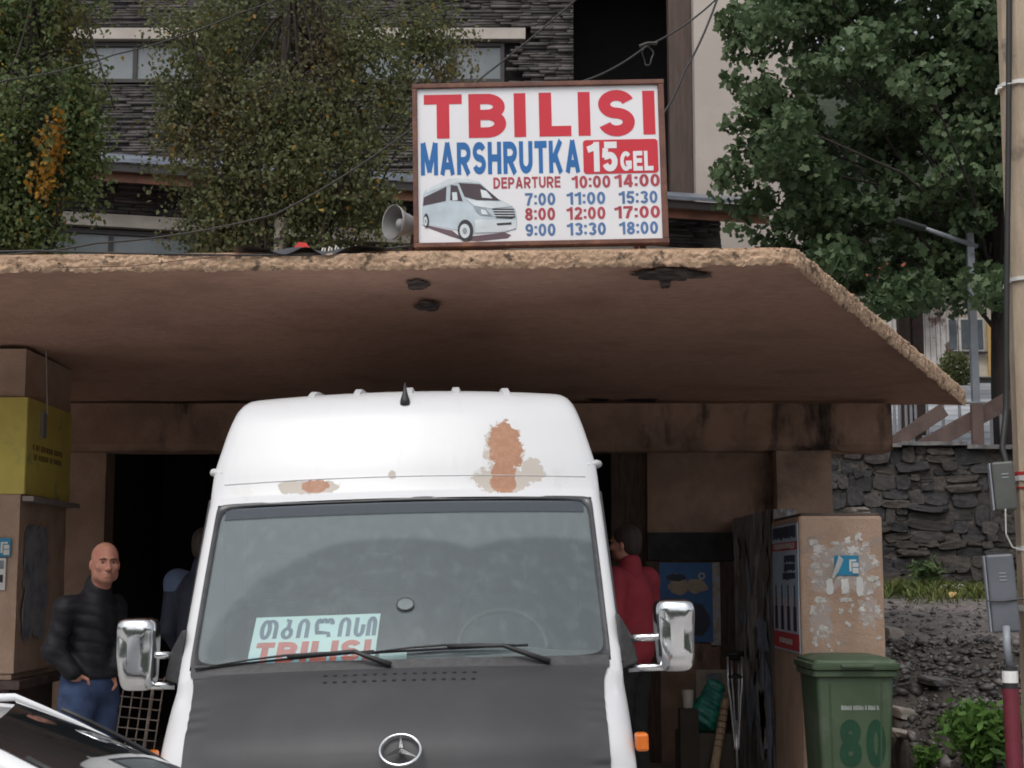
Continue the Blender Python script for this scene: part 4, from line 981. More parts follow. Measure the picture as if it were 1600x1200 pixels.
# ---- horn loudspeaker
m_horn = M('grey_horn_metal', (0.36,0.35,0.35), (0.30,0.29,0.29), rough=0.5, scale=6); m_hornd = M('horn_inside', (0.17,0.165,0.165), rough=0.6)
hb = P(634, 351, 8.12)
hn = thing('loudspeaker', 'grey horn loudspeaker beside the route sign on the roof', 'loudspeaker', hb, (0, 0, R(40)))
def ring_x(x, r, n=28): return [(x, r*math.cos(2*math.pi*k/n), r*math.sin(2*math.pi*k/n)) for k in range(n)]
MB().loft([ring_x(-0.085,0.092), ring_x(-0.09,0.096), ring_x(-0.075,0.093), ring_x(-0.03,0.068), ring_x(0.03,0.052), ring_x(0.08,0.045)], caps=False).build('horn', m_horn, hn, smooth=True)
MB().loft([ring_x(-0.088,0.091), ring_x(-0.05,0.070), ring_x(0.0,0.050), ring_x(0.05,0.03)], caps=False).build('horn_throat', m_hornd, hn, smooth=True)
MB().loft([ring_x(-0.055,0.006), ring_x(-0.05,0.024), ring_x(-0.02,0.034), ring_x(0.05,0.036)]).build('centre_plug', m_horn, hn, smooth=True)
MB().loft([ring_x(0.08,0.046), ring_x(0.09,0.05), ring_x(0.17,0.05), ring_x(0.18,0.04)]).build('driver', m_horn, hn, smooth=40)
MB().tube([(0.05,0,-0.05), (0.05,0.02,-0.13), (0.05,0.03,-0.20)], 0.012, 6).build('bracket', m_frame, hn)

# ---- loose roofing felt and cables on the roof edge
m_felt = M('black_roofing_felt', (0.05,0.05,0.055), (0.03,0.03,0.032), rough=0.5, scale=8, bump=0.3)
def felt(a, b):
    p = P(365 + 240*a, 400 - 2*math.sin(a*9), 7.80 + 0.35*b); top = fl.lerp(fr, (p.x-fl.x)/(fr.x-fl.x)).z + TH
    return (p.x, p.y - 0.03*(b == 0), top + 0.006 + 0.012*math.sin(a*17 + b*5) - (0.03*math.sin(math.pi*a)**2*(1+0.5*math.sin(a*23)) if b == 0 else 0) + 0.03*b)
MB().grid(felt, 50, 6).build('roofing_felt', m_felt, None, smooth=True, label='strip of black roofing felt lying over the shelter roof edge', cat='roofing felt')
m_wire = M('black_cable', (0.02,0.02,0.02), rough=0.6)
def cable(name, label, pts, r=0.006, mat=None, cat='cable', sag=0.0):
    pp_ = [Vector(p) for p in pts]; out = []
    for i in range(len(pp_)-1):
        for k in range(10):
            a = k/10; q = pp_[i].lerp(pp_[i+1], a); q.z -= sag*4*a*(1-a); out.append(q)
    out.append(pp_[-1])
    return MB().tube(out, r, 6).build(name, mat or m_wire, None, smooth=True, label=label, cat=cat)
cable('roof_cable', 'black cable lying along the front edge of the shelter roof', [P(-60,394,7.79), P(60,392,7.78), P(200,396,7.79), P(380,399,7.77), P(520,397,7.80), P(646,384,7.9)], 0.006)
cable('thin_wire', 'thin brown wire drooping over the face of the roof edge', [P(90,418,7.74), P(200,416,7.735), P(300,405,7.73), P(390,396,7.74)], 0.0025, m_frame)
for i, (lab, q) in enumerate((
    ('overhead cable crossing the left birch from lower left to the top', [P(-120,150,12), P(10,125,12), P(180,85,12.3), P(370,22,12.6), P(560,-60,13)]),
    ('overhead cable running from the roof up past the sign to the top edge', [P(-80,398,9.4), P(150,380,9.5), P(430,335,9.6), P(640,203,9.7), P(905,-5,9.8), P(1060,-120,9.9)]),
    ('overhead cable rising from behind the sign past the dark balcony', [P(900,130,9.0), P(1010,72,9.1), P(1120,-2,9.2), P(1280,-100,9.4)]),
    ('steep overhead cable beside the timber post right of the sign', [P(1030,185,8.2), P(1070,110,8.25), P(1122,-5,8.3), P(1160,-90,8.3)]),
    ('thin overhead cable crossing the dark right hand tree', [P(1310,250,18.3), P(1400,175,16.0), P(1480,85,14.5), P(1580,-30,13)]))):
    cable('overhead_cable', lab, q, 0.0065 if i < 4 else 0.004, sag=0.03)
hk = thing('cable_knot', 'knotted wire splice hanging on the cable before the dark balcony', 'cable splice', P(1012, 75, 9.1))
MB().tube([(0.0+0.03*math.cos(a)*(1+0.3*math.sin(3*a)), 0.01*math.sin(2*a), -0.05+0.06*math.sin(a)) for a in [2*math.pi*k/20 for k in range(21)]], 0.005, 6).build('loop', m_wire, hk)
MB().tube([(-0.05,0,0.01),(0.0,0,0.03),(0.06,0,0.03)], 0.011, 6).build('splice', m_wire, hk)

# ================================================================== WHEELIE BIN
m_bin = M('green_bin_plastic', (0.068,0.105,0.058), (0.055,0.088,0.048), rough=0.55, scale=4, bump=0.1, c3=(0.095,0.125,0.085), scale3=3)
m_bin2 = M('dark_green_painted_number', (0.008,0.06,0.028), rough=0.5, scale=12)
bx = P(1334, 1100, 9.4).x
WBS = 0.89
WB = thing('wheelie_bin', 'green plastic wheelie bin painted with number 80 before the low pillar', 'wheelie bin', (bx, 9.62, 0.10)); WB.scale = (WBS, 1, 1)
def rrect(hw, y0, y1, z, r=0.03, n=5):
    pts = []
    for cx, cy, a0 in ((hw-r, y1-r, 0), (-hw+r, y1-r, 90), (-hw+r, y0+r, 180), (hw-r, y0+r, 270)):
        pts += [(cx+r*math.cos(R(a0+90*k/n)), cy+r*math.sin(R(a0+90*k/n)), z) for k in range(n+1)]
    return pts
MB().loft([rrect(0.215,-0.24,0.22,0.03), rrect(0.22,-0.245,0.22,0.10), rrect(0.262,-0.285,0.26,0.93)]).build('tub', m_bin, WB, smooth=40)
MB().loft([rrect(0.268,-0.292,0.265,0.915), rrect(0.288,-0.31,0.28,0.925), rrect(0.288,-0.31,0.28,0.955), rrect(0.275,-0.30,0.27,0.96)]).build('rim', m_bin, WB, smooth=40)
MB().loft([rrect(0.292,-0.325,0.30,0.962), rrect(0.298,-0.33,0.305,0.972), rrect(0.298,-0.33,0.305,0.998), rrect(0.28,-0.31,0.29,1.004), rrect(0.276,-0.30,0.285,1.018), rrect(0.20,-0.22,0.22,1.040)]).build('lid', m_bin, WB, smooth=35)
MB().box(-0.11, 0.11, -0.36, -0.331, 0.975, 1.0).build('lid_handle', m_bin, WB, bevel=0.008)
MB().tube([(-0.22,0.33,0.95),(0.22,0.33,0.95)], 0.016, 8).build('rear_handle', m_bin, WB)
for sx in (-1,1):
    MB().tube([(sx*0.20,0.24,0.10),(sx*0.25,0.24,0.10)], 0.10, 16).build('wheel', m_black, WB, bevel=0.01)
    def edge_line(a): return (sx*0.155 + sx*0.02*a, -0.2445 - 0.041*(a*0.83/0.83) , 0.12 + 0.76*a)
    MB().tube([edge_line(0), edge_line(1)], 0.006, 6).build('moulded_rib', m_bin, WB)
def on_bin(x, z): return (x, -0.246 - 0.0395*((z-0.10)/0.83) - 0.003, z)
for ch, x0, x1 in (('8', -0.115, 0.035), ('0', 0.065, 0.195)):
    text_mesh(ch, 'painted_number', m_bin2, WB, x0, x1, 0.39, 0.67, 0, bold=0.23, place=on_bin)
m_rel = M('pale_raised_print', (0.33,0.36,0.33), rough=0.6)
q = MB(); rr_ = random.Random(2); x = -0.10
while x < 0.14:
    wl = rr_.uniform(0.008, 0.016); zt_ = 0.725; q.add([on_bin(x, zt_), on_bin(x+wl, zt_), on_bin(x+wl*0.8, zt_+0.018+0.012*rr_.random()), on_bin(x, zt_+0.026)], [(0,1,2,3)]); x += wl*0.7 + rr_.choice((0.003,0.004,0.012))
q.build('moulded_lettering', m_rel, WB, kind='stuff')

# ================================================================== THINGS IN THE CORNER
m_alu = M('aluminium_tube', (0.85,0.85,0.87), (0.7,0.7,0.72), rough=0.3, metal=0.8, scale=10)
def crutch(label, px, Y, hw, py_top, lean):
    c = P(px, 1020, Y); top = P(px, py_top, Y).z - 0.1
    o = thing('crutch', label, 'crutch', (c.x, Y, 0.1), (R(-lean), 0, 0), 'crutches leaning in the shelter corner')
    zm = 0.62
    for s_ in (-1, 1):
        MB().tube([(s_*hw,0,top), (s_*hw,0,zm+0.1), (s_*hw*0.75,0,zm), (s_*0.013,0,zm-0.35), (s_*0.011,0,0.25)], 0.009, 8).build('upright', m_alu, o, smooth=True)
    MB().tube([(0,0,0.03),(0,0,0.45)], 0.010, 8).build('lower_tube', m_alu, o, smooth=True); MB().tube([(0,0,0.0),(0,0,0.05)], [0.02,0.014], 8).build('rubber_tip', m_black, o)
    MB().tube([(-hw-0.02,0,top),(hw+0.02,0,top)], 0.022, 8).build('arm_pad', m_black, o, smooth=True); MB().tube([(-hw,0,0.78),(hw,0,0.78)], 0.014, 8).build('hand_grip', m_black, o)
crutch('wider aluminium crutch leaning in the corner, in front of the narrower one', 1149, 11.6, 0.052, 1022, 3)
crutch('narrower aluminium crutch leaning in the corner, between the other crutch uprights', 1150, 11.75, 0.026, 1028, 4)
m_wood = M('pale_broom_wood', (0.46,0.33,0.20), (0.34,0.24,0.15), rough=0.7, scale=6, stretch=(8,8,1))
br_ = thing('broom_pole', 'pale wooden pole bound with cord leaning beside the green bag', 'pole', (P(1112,1200,11.4).x, 11.4, 0.1))
pt0, pt1 = P(1112,1230,11.4)-br_.location, P(1134,1092,11.65)-br_.location
pt0 = pt0 + (pt0-pt1)*(pt0.z-0.0)/(pt1.z-pt0.z)
MB().tube([pt0, pt0.lerp(pt1,.5), pt1], [0.034,0.034,0.03], 10).build('shaft', m_wood, br_, smooth=True)
for k in range(7): q_ = pt0.lerp(pt1, 0.45+0.07*k); MB().tube([q_-(pt1-pt0)*0.004, q_+(pt1-pt0)*0.004], 0.036, 10).build('cord_binding', m_black, br_)
crate = thing('bag_crate', 'low dark box in the corner that the green bag rests on', 'box', (P(1107,1150,11.75).x, 11.85, 0.1))
MB().box(-0.22, 0.22, -0.17, 0.2, 0, 0.36).build('box', M('dark_cardboard', (0.10,0.08,0.065), rough=0.9, scale=5), crate, bevel=0.008)
f = Field((-0.3,-0.3,-0.05), (0.3,0.3,0.5), 0.014)
cr = lambda p, t: 0.012*np.sin(p[...,0]*40+p[...,2]*25)*np.sin(p[...,1]*31+p[...,2]*37) + 0.006*np.sin(p[...,2]*90+p[...,0]*60)
f.ell((0.0,0,0.13),(0.15,0.13,0.13),0.04,ripple=cr).ell((0.04,0,0.25),(0.10,0.10,0.09),0.05,ripple=cr).ell((0.06,-0.02,0.34),(0.07,0.05,0.06),0.03,ripple=cr)
bag = link_mesh('plastic_bag', f.mesh('plastic_bag', M('green_plastic_film', (0.02,0.16,0.12), (0.03,0.24,0.18), rough=0.3, scale=9, bump=0.5, bscale=20)), None, (P(1107,1100,11.7).x, 11.8, 0.455), label='crumpled green plastic bag in the shelter corner', cat='bag')
o, a, b = flat_notice('cardboard_sheet', 'beige cardboard sheet standing behind the green bag', 1088, 1138, 1046, 1102, 12.3, M('beige_card', (0.40,0.34,0.26), (0.32,0.27,0.21), rough=0.85, scale=6), 'cardboard', 0.012, 0)
MB().box(a*0.3, a*0.8, -0.016, -0.0122, b*0.45, b*0.9).build('grey_label', m_paperg, o)
MB().box(a*0.2, a*0.8, 0.02, 0.12, -o.location.z+0.1, -0.001).build('support_board', m_timber, o)
o = MB().loft([[(0.035*math.cos(R(k*24)), 0.035*math.sin(R(k*24)), 0) for k in range(15)], [(0.045*math.cos(R(k*24)), 0.045*math.sin(R(k*24)), 0.13) for k in range(15)], [(0.038*math.cos(R(k*24)), 0.038*math.sin(R(k*24)), 0.12) for k in range(15)]]).build('paper_cup', M('cream_paper_cup', (0.62,0.58,0.50), rough=0.7), None, smooth=40, label='cream paper cup on a box beside the green bag', cat='cup')
o.location = (P(1078,1097,11.6).x, 11.72, 0.645)
cb = MB().box(-0.07, 0.07, -0.07, 0.07, 0, 0.54).build('cup_stand', M('dark_crate_wood', (0.07,0.055,0.045), rough=0.9), None, label='narrow dark upright box holding the cream cup', cat='box', bevel=0.006); cb.location = (P(1078,1097,11.6).x, 11.72, 0.1)
# wire rack behind the man
m_rack = M('rusty_wire', (0.22,0.18,0.15), (0.13,0.10,0.085), rough=0.7, scale=12)
rk = thing('wire_rack', 'rusty wire mesh rack standing behind the man in jeans', 'rack', (P(198,1120,9.9).x, 9.9, 0.1), (R(-6), R(5), R(-8)))
for i in range(5): MB().tube([(-0.13+0.065*i,0,0.0),(-0.13+0.065*i,0,0.90)], 0.005 if i != 3 else 0.012, 6).build('vertical_wire', m_rack, rk)
for i in range(14): MB().tube([(-0.14,-0.008,0.05+0.064*i),(0.14,-0.008,0.05+0.064*i)], 0.004, 6).build('horizontal_wire', m_rack, rk)

# ================================================================== PEOPLE
m_skin = M('skin', (0.43,0.205,0.145), (0.36,0.165,0.12), rough=0.6, scale=22, spec=0.3, bump=0.25, bscale=120, bdist=0.004, c3=(0.40,0.15,0.115), scale3=11)
m_eye = M('eye_white', (0.28,0.23,0.21), rough=0.3); m_iris = M('iris_dark', (0.03,0.02,0.015), rough=0.2); m_brow = M('brow_hair', (0.09,0.045,0.03), rough=0.9)
m_shoe = M('black_leather_shoe', (0.02,0.02,0.02), rough=0.4)
def Vn(*a): return np.array(a, float)
def rotz(p, a): c, s_ = math.cos(a), math.sin(a); return np.array((p[0]*c - p[1]*s_, p[0]*s_ + p[1]*c, p[2]))
def person(label, loc, J, face, mats, hem, slim=0.0, puffer=False, hair=None, collar=True, hood=False, loose=0.0, yoke=None):
    """J: joint positions relative to loc; face: direction the head looks (rad, 0 = toward -Y)"""
    root = thing('person', label, 'person', loc)
    hc = Vn(*J['head']); lo = np.min(list(J.values()), 0) - 0.22; hi = np.max(list(J.values()), 0) + 0.22; lo[2] = -0.02; h = 0.0075
    F = Field(lo, hi, h)
    def hp(x, y, z): return hc + rotz((x, y, z), face)      # head-local: -y is forward
    E = lambda x, y, z, r, k, sub=False: F.ell(hp(x,y,z), r, k, sub=sub, rot=face)
    E(0,0.012,0.035,(0.074,0.094,0.082),0.03); E(0,-0.03,-0.03,(0.060,0.060,0.076),0.04); E(0,-0.050,-0.088,(0.034,0.034,0.026),0.03)
    for s_ in (-1,1): E(s_*0.052,-0.01,-0.065,(0.018,0.035,0.03),0.03); E(s_*0.046,-0.064,-0.022,(0.018,0.016,0.016),0.018); E(s_*0.076,0.014,-0.012,(0.010,0.017,0.030),0.006)
    E(0,-0.082,0.024,(0.050,0.014,0.009),0.010)
    for s_ in (-1,1): E(s_*0.030,-0.094,0.004,(0.019,0.016,0.012),0.006,True)
    F.cone(hp(0,-0.086,0.012),0.008,hp(0,-0.112,-0.032),0.013,0.008)
    for s_ in (-1,1): E(s_*0.013,-0.100,-0.036,(0.009,0.011,0.008),0.006)
    E(0,-0.088,-0.060,(0.024,0.011,0.006),0.005); E(0,-0.087,-0.073,(0.021,0.011,0.007),0.005); E(0,-0.104,-0.0665,(0.027,0.012,0.0032),0.003,True)
    E(0,-0.095,-0.083,(0.022,0.010,0.004),0.006,True)
    neck, chest, pel = Vn(*J['neck']), Vn(*J['chest']), Vn(*J['pelvis'])
    F.cone(hp(0,0.02,-0.05),0.056,neck,0.062,0.03)
    F.cone(neck,0.058,chest,0.095,0.04).cone(chest,0.098,pel,0.10,0.05)
    for s_ in ('l','r'):
        sh_, el, wr, hd = (Vn(*J[s_+k]) for k in ('sh','el','wr','hd'))
        F.cone(chest+Vn(0,0,0.08),0.06,sh_,0.048,0.03).cone(sh_,0.045,el,0.038,0.02).cone(el,0.038,wr,0.027,0.02)
        d = (hd-wr)/max(np.linalg.norm(hd-wr),1e-6); side = np.cross(d, Vn(0.25,1,0.15)); side /= np.linalg.norm(side); nrm = np.cross(d, side)
        palm = wr + d*0.05; F.cone(wr,0.025,palm,0.030,0.015).cone(palm-side*0.022,0.016,palm+side*0.022,0.016,0.012)
        for i, L in enumerate((0.072,0.082,0.076,0.060)):
            b0 = palm + side*(0.033-0.022*i) + d*0.03; b1 = b0 + d*L*0.5 + nrm*0.008; b2 = b1 + d*L*0.45 + nrm*0.022
            F.cone(b0,0.0095,b1,0.009,0.004).cone(b1,0.009,b2,0.0075,0.003)
        t0 = palm + side*0.036 - d*0.01; t1 = t0 + side*0.028 + d*0.03; F.cone(t0,0.012,t1,0.010,0.006).cone(t1,0.010,t1+d*0.028+nrm*0.01,0.008,0.003)
        hip, kn, an = (Vn(*J[s_+k]) for k in ('hip','kn','an'))
        F.cone(hip,0.085,kn,0.055,0.03).cone(kn,0.055,an,0.038,0.02).cone(an,0.035,an+rotz((0,-0.14,-0.05),J['_feet'][0]),0.028,0.02)
    link_mesh('body', F.mesh('body', m_skin), root)
    for s_ in (-1,1):
        e = F_e = hp(s_*0.030,-0.074,0.002)
        for nm, r_, dy, mt in (('eye', (0.0115,0.009,0.0052), 0.0, m_eye), ('iris', (0.0052,0.004,0.0048), -0.0075, m_iris)):
            bm = bmesh.new(); bmesh.ops.create_uvsphere(bm, u_segments=12, v_segments=8, radius=1); me = bpy.data.meshes.new(nm); bm.to_mesh(me); bm.free(); me.materials.append(mt); shade(me, True)
            q = hp(s_*0.030,-0.076+dy,0.002); link_mesh(nm, me, root, q, (0,0,face), r_)
        q = MB().tube([hp(s_*0.012,-0.096,0.020), hp(s_*0.030,-0.094,0.025), hp(s_*0.050,-0.080,0.019)], [0.004,0.005,0.002], 6); q.build('eyebrow', m_brow, root, smooth=True)
    if hair is not None:
        H = Field(hc-0.16, hc+0.16, 0.006)
        H.ell(hp(0,0.02,0.042),(0.084,0.098,0.088),0.02,rot=face).ell(hp(0,0.05,-0.02),(0.074,0.06,0.07),0.03,rot=face)
        H.ell(hp(0,-0.11,-0.02),(0.10,0.075,0.085),0.02,sub=True,rot=face); link_mesh('hair', H.mesh('hair', hair), root)
    # jacket
    G = Field(lo, hi, 0.008); rip = None
    if puffer:
        def rip(p, t):
            x, y, z = p[...,0], p[...,1], p[...,2]
            ph = z + 0.22*x + 0.010*np.sin(x*19+z*7) + 0.012*np.sin(y*23+2.0) + 0.006*np.sin(z*31)
            return 0.011*(0.65+0.35*np.sin(x*11+z*5))*(1-np.abs(np.sin(ph*math.pi/0.066))**0.5) + 0.004*np.sin(x*47+z*38)*np.sin(y*41-z*29) - 0.002
    L = loose
    G.cone(neck+Vn(0,0,0.0),0.078,chest+Vn(0,0,0.05),0.135+L-slim,0.05,rip).cone(chest,0.155+L-slim,pel+Vn(0,0,0.05),0.155+L-slim*0.8,0.07,rip)
    for s_ in ('l','r'):
        sh_, el, wr, hd = (Vn(*J[s_+k]) for k in ('sh','el','wr','hd'))
        G.cone(chest+Vn(0,0,0.07),0.10-slim*0.6,sh_,0.082-slim*0.6,0.05,rip).cone(sh_,0.080+L*0.4-slim*0.6,el,0.068+L*0.3-slim*0.4,0.035,rip).cone(el,0.068+L*0.3-slim*0.4,wr,0.050,0.03,rip)
    G.cut(2, hem, above=False)
    if collar: G.cone(neck+Vn(0,0,-0.02),0.082,neck+Vn(0,0,0.04),0.074,0.01)
    if hood: G.ell(neck+rotz((0,0.09,0.0),J['_feet'][0]),(0.12,0.085,0.07),0.03)
    G.ell(neck+(hc-neck)*0.75,(0.058,0.062,0.085),0.01,sub=True)
    link_mesh('jacket', G.mesh('jacket', mats[0]), root)
    if yoke is not None:
        K = Field(lo, hi, 0.009)
        for s_ in ('l','r'): K.cone(chest+Vn(0,0,0.07),0.106,Vn(*J[s_+'sh']),0.087,0.05).cone(Vn(*J[s_+'sh']),0.086,Vn(*J[s_+'sh'])*0.7+Vn(*J[s_+'el'])*0.3,0.08,0.03)
        K.cut(2, chest[2]+0.06, above=False); K.ell(neck,(0.075,0.075,0.12),0.02,sub=True); link_mesh('jacket_yoke', K.mesh('jacket_yoke', yoke), root)
    # trousers and shoes
    T = Field(lo, hi, 0.009)
    T.ell(pel+Vn(0,0,0.02),(0.160,0.132,0.15),0.04,rot=J['_feet'][0])
    for s_ in ('l','r'):
        hip, kn, an = (Vn(*J[s_+k]) for k in ('hip','kn','an'))
        fold = lambda p, t: 0.0025*np.sin(p[...,2]*60 + 40*p[...,0]) + 0.002*np.sin(p[...,2]*23 - 30*p[...,1])
        T.cone(hip,0.105,kn,0.078,0.03,fold).cone(kn,0.078,an+Vn(0,0,-0.03),0.068,0.02,fold)
    T.cut(2, 0.03, above=False).cut(2, pel[2]+0.12, above=True); link_mesh('trousers', T.mesh('trousers', mats[1]), root)
    for s_ in ('l','r'):
        an = Vn(*J[s_+'an']); B = Field(an-0.24, an+0.24, 0.008); ft = J['_feet'][0]
        B.cone(an+Vn(0,0,-0.03),0.045,an+rotz((0,-0.15,-0.055),ft),0.040,0.03).cut(2, 0.0, above=False); link_mesh('shoe', B.mesh('shoe', m_shoe), root)
    return root
m_puff = M('black_quilted_nylon', (0.008,0.008,0.011), (0.012,0.012,0.015), rough=0.6, spec=0.25, scale=9, bump=0.3, bscale=25)
m_denim = M('blue_denim', (0.028,0.05,0.115), (0.02,0.036,0.085), rough=0.9, scale=14, bump=0.3, bscale=120, bdist=0.004)
man_loc = (P(140,1000,8.8).x, 8.8, 0.0)
FD = R(38)
person('bald man in black puffer jacket and jeans with hand in pocket', man_loc, dict(
    head=(0.092,-0.07,1.690), neck=(0.040,-0.01,1.525), chest=(0.0,0.0,1.36), pelvis=(-0.005,0.02,1.00),
    rsh=(-0.10,-0.13,1.435), rel=(-0.155,-0.155,1.205), rwr=(-0.05,-0.15,1.09), rhd=(0.0,-0.05,0.96),
    lsh=(0.10,0.13,1.44), lel=(0.155,0.08,1.22), lwr=(0.135,0.0,1.10), lhd=(0.06,0.03,0.97),
    rhip=(-0.04,-0.07,0.96), rkn=(-0.035,-0.12,0.52), ran=(-0.07,-0.10,0.09), lhip=(0.05,0.09,0.96), lkn=(0.06,0.08,0.52), lan=(0.06,0.12,0.09),
    _feet=(FD,0,1.0)), R(26), (m_puff, m_denim), 1.045, slim=0.022, puffer=True)
m_redj = M('red_jacket_cloth', (0.28,0.022,0.035), (0.22,0.016,0.028), rough=0.8, scale=6, bump=0.4, bscale=18)
m_blk = M('black_trouser_cloth', (0.012,0.012,0.014), rough=0.9, scale=8)
m_navyj = M('dark_navy_jacket', (0.012,0.016,0.035), (0.01,0.012,0.025), rough=0.7, scale=6, bump=0.3)
m_hair = M('dark_brown_hair', (0.035,0.02,0.014), (0.02,0.012,0.009), rough=0.7, scale=40, stretch=(1,1,0.2), bump=0.5, bscale=60)
def stand(hh, fd, sw=0.21):
    k = hh/1.80; j = {}
    def r_(x, y, z): return tuple(rotz((x*k, y*k, z*k), fd))
    j['head'] = r_(0,-0.02,1.69); j['neck'] = r_(0,0.015,1.53); j['chest'] = r_(0,0,1.34); j['pelvis'] = r_(0,0.01,0.98)
    for s_, g_ in (('l',1),('r',-1)):
        j[s_+'sh'] = r_(g_*sw,0.02,1.46); j[s_+'el'] = r_(g_*(sw+0.04),0.03,1.17); j[s_+'wr'] = r_(g_*(sw+0.01),-0.09,0.96); j[s_+'hd'] = r_(g_*(sw-0.01),-0.13,0.89)
        j[s_+'hip'] = r_(g_*0.085,0,0.95); j[s_+'kn'] = r_(g_*0.10,-0.02,0.52); j[s_+'an'] = r_(g_*0.11,0.03,0.09)
    j['_feet'] = (fd, 0, 1.0); return j
person('person in red jacket and black trousers turned away behind the right mirror', (P(982,1000,10.1).x, 10.1, 0.10), stand(1.84, R(-125), 0.20), R(-120), (m_redj, m_blk), 0.83, hair=m_hair, loose=0.005)
person('person in dark navy jacket half hidden behind the left side of the minibus', (P(318,1000,10.0).x, 10.0, 0.10), stand(1.82, R(150)), R(150), (m_navyj, m_blk), 0.85, hair=m_hair, loose=0.01, yoke=M('blue_grey_yoke', (0.07,0.10,0.17), rough=0.8))

# ================================================================== WHITE CAR (lower left)
m_carp = M('white_car_paint', (0.76,0.77,0.78), (0.73,0.74,0.75), rough=0.15, scale=2, coat=0.6)
m_cglass = M('dark_car_glass', (0.02,0.023,0.025), rough=0.03, scale=3, spec=0.9)
CAR = thing('car', 'white car passing close by with only its roof and windscreen in view', 'car', (-1.63, 3.70, 0.0), (0, 0, R(13)))
CAR.scale = (1, 1, 0.936)
# local axes: x forward, y left (away from camera); half width 0.80
roofp = [(-1.9,1.02),(-1.55,1.12),(-1.05,1.30),(-0.4,1.40),(0.1,1.405),(0.45,1.365)]
def csec(x, zt, hw, zb=0.35, belt=0.92):
    c = 0.035
    return [(x,-0.84,zb),(x,-0.86,0.6),(x,-0.84,belt),(x,-hw,zt-0.05),(x,-hw+0.08,zt-0.012),(x,-hw/2,zt+c*0.7),(x,0,zt+c),(x,hw/2,zt+c*0.7),(x,hw-0.08,zt-0.012),(x,hw,zt-0.05),(x,0.84,belt),(x,0.86,0.6),(x,0.84,zb)]
xs = [(-2.1,0.90,0.78),(-1.9,0.98,0.74),(-1.55,1.10,0.70),(-1.05,1.27,0.66),(-0.4,1.365,0.65),(0.1,1.37,0.65),(0.42,1.335,0.65)]
MB().loft([csec(*q) for q in xs], closed=False, caps=False).build('body', m_carp, CAR, smooth=45)
def wsc(a, b):
    yb, yt = 0.78, 0.63; y = (-1+2*a); yy = y*(yt + (yb-yt)*b)
    x = 0.42 + 0.86*b - 0.22*y*y*b - 0.04*y*y; z = 1.35 - 0.42*b + 0.03*math.sin(math.pi*b) + 0.02*(1-y*y)
    return (x, yy, z)
MB().grid(lambda a, b: (-0.55 + 0.98*b, -0.63 + 1.06*a, 1.395 - 0.055*b*b + 0.0*a), 8, 8).build('roof_glass', m_cglass, CAR, smooth=True)
MB().grid(wsc, 20, 16).build('windscreen', m_cglass, CAR, smooth=True)
for s_ in (0, 1):
    q = [Vector(wsc(s_, b/8)) + Vector((0, (0.02 if s_ else -0.02), 0.006)) for b in range(9)]
    q = [q[0] + Vector((-0.9,0,0.02 if s_ == 0 else -0.03)), q[0] + Vector((-0.4,0,0.035 if s_ == 0 else 0.0))] + q
    MB().tube(q, [0.012]*11 if s_ else [0.032]*11, 10).build('windscreen_pillar', m_carp, CAR, smooth=True)
    q = [Vector(wsc(s_, b/8)) + Vector((0.05, (-0.03 if s_ else 0.03), 0.012)) for b in range(1, 9)]
    MB().tube(q, 0.008, 6).build('windscreen_trim', m_black, CAR, smooth=True)
    sg_ = -1 if s_ == 0 else 1
    g = MB().add([(1.15,sg_*0.835,0.93),(0.45,sg_*0.67,1.29),(-0.35,sg_*0.665,1.31),(-0.35,sg_*0.835,0.93)], [(0,1,2,3)]); g.build('side_window', m_cglass, CAR)
    MB().box(1.02,1.2,sg_*0.86 if sg_ > 0 else -1.04, 1.04 if sg_ > 0 else -0.86,0.93,1.06).build('door_mirror', m_carp, CAR, bevel=0.03)
    for xw in (-1.35, 1.25): MB().tube([(xw,sg_*0.66,0.31),(xw,sg_*0.87,0.31)], 0.31, 24).build('wheel', m_black, CAR, bevel=0.03)
def hood(a, b):
    y = -0.84+1.68*a; x = 1.04 + 1.0*b + (0.20 if b < 0.01 else 0.16)*(1-(y/0.84)**2)
    return (x, y, 0.93 - 0.20*b**1.6 + 0.03*(1-(y/0.84)**2))
MB().grid(hood, 16, 10).build('bonnet', m_carp, CAR, smooth=True)
MB().box(-2.08, 2.05, -0.835, 0.835, 0.30, 0.90).build('lower_body', m_carp, CAR, bevel=0.06)
# ================================================================== BUILDINGS BEHIND
m_slateb = M('slate_backing', (0.025,0.022,0.022), rough=0.9)
m_slate = M('thin_slate_courses', (0.075,0.066,0.064), (0.045,0.04,0.04), rough=0.75, scale=3, island=0.4, bump=0.4, bscale=20)
m_conc = M('pale_concrete_band', (0.42,0.38,0.34), (0.35,0.315,0.28), rough=0.85, scale=3, bump=0.2)
m_wing = M('dim_window_glass', (0.16,0.18,0.19), (0.12,0.14,0.15), rough=0.08, scale=0.7, spec=0.6)
m_wfr = M('dark_window_frame', (0.03,0.026,0.026), rough=0.6)
m_eave = M('blue_grey_sheet_metal', (0.20,0.23,0.28), (0.14,0.16,0.20), rough=0.35, scale=2, metal=0.2)
m_brwood = M('red_brown_eave_board', (0.20,0.085,0.05), (0.13,0.055,0.035), rough=0.7, scale=4)
m_beige = M('beige_render', (0.44,0.39,0.35), (0.385,0.34,0.305), rough=0.9, scale=0.7, bump=0.25, bscale=14, c3=(0.36,0.33,0.31), scale3=2.5, lim3=(0.58,0.75))
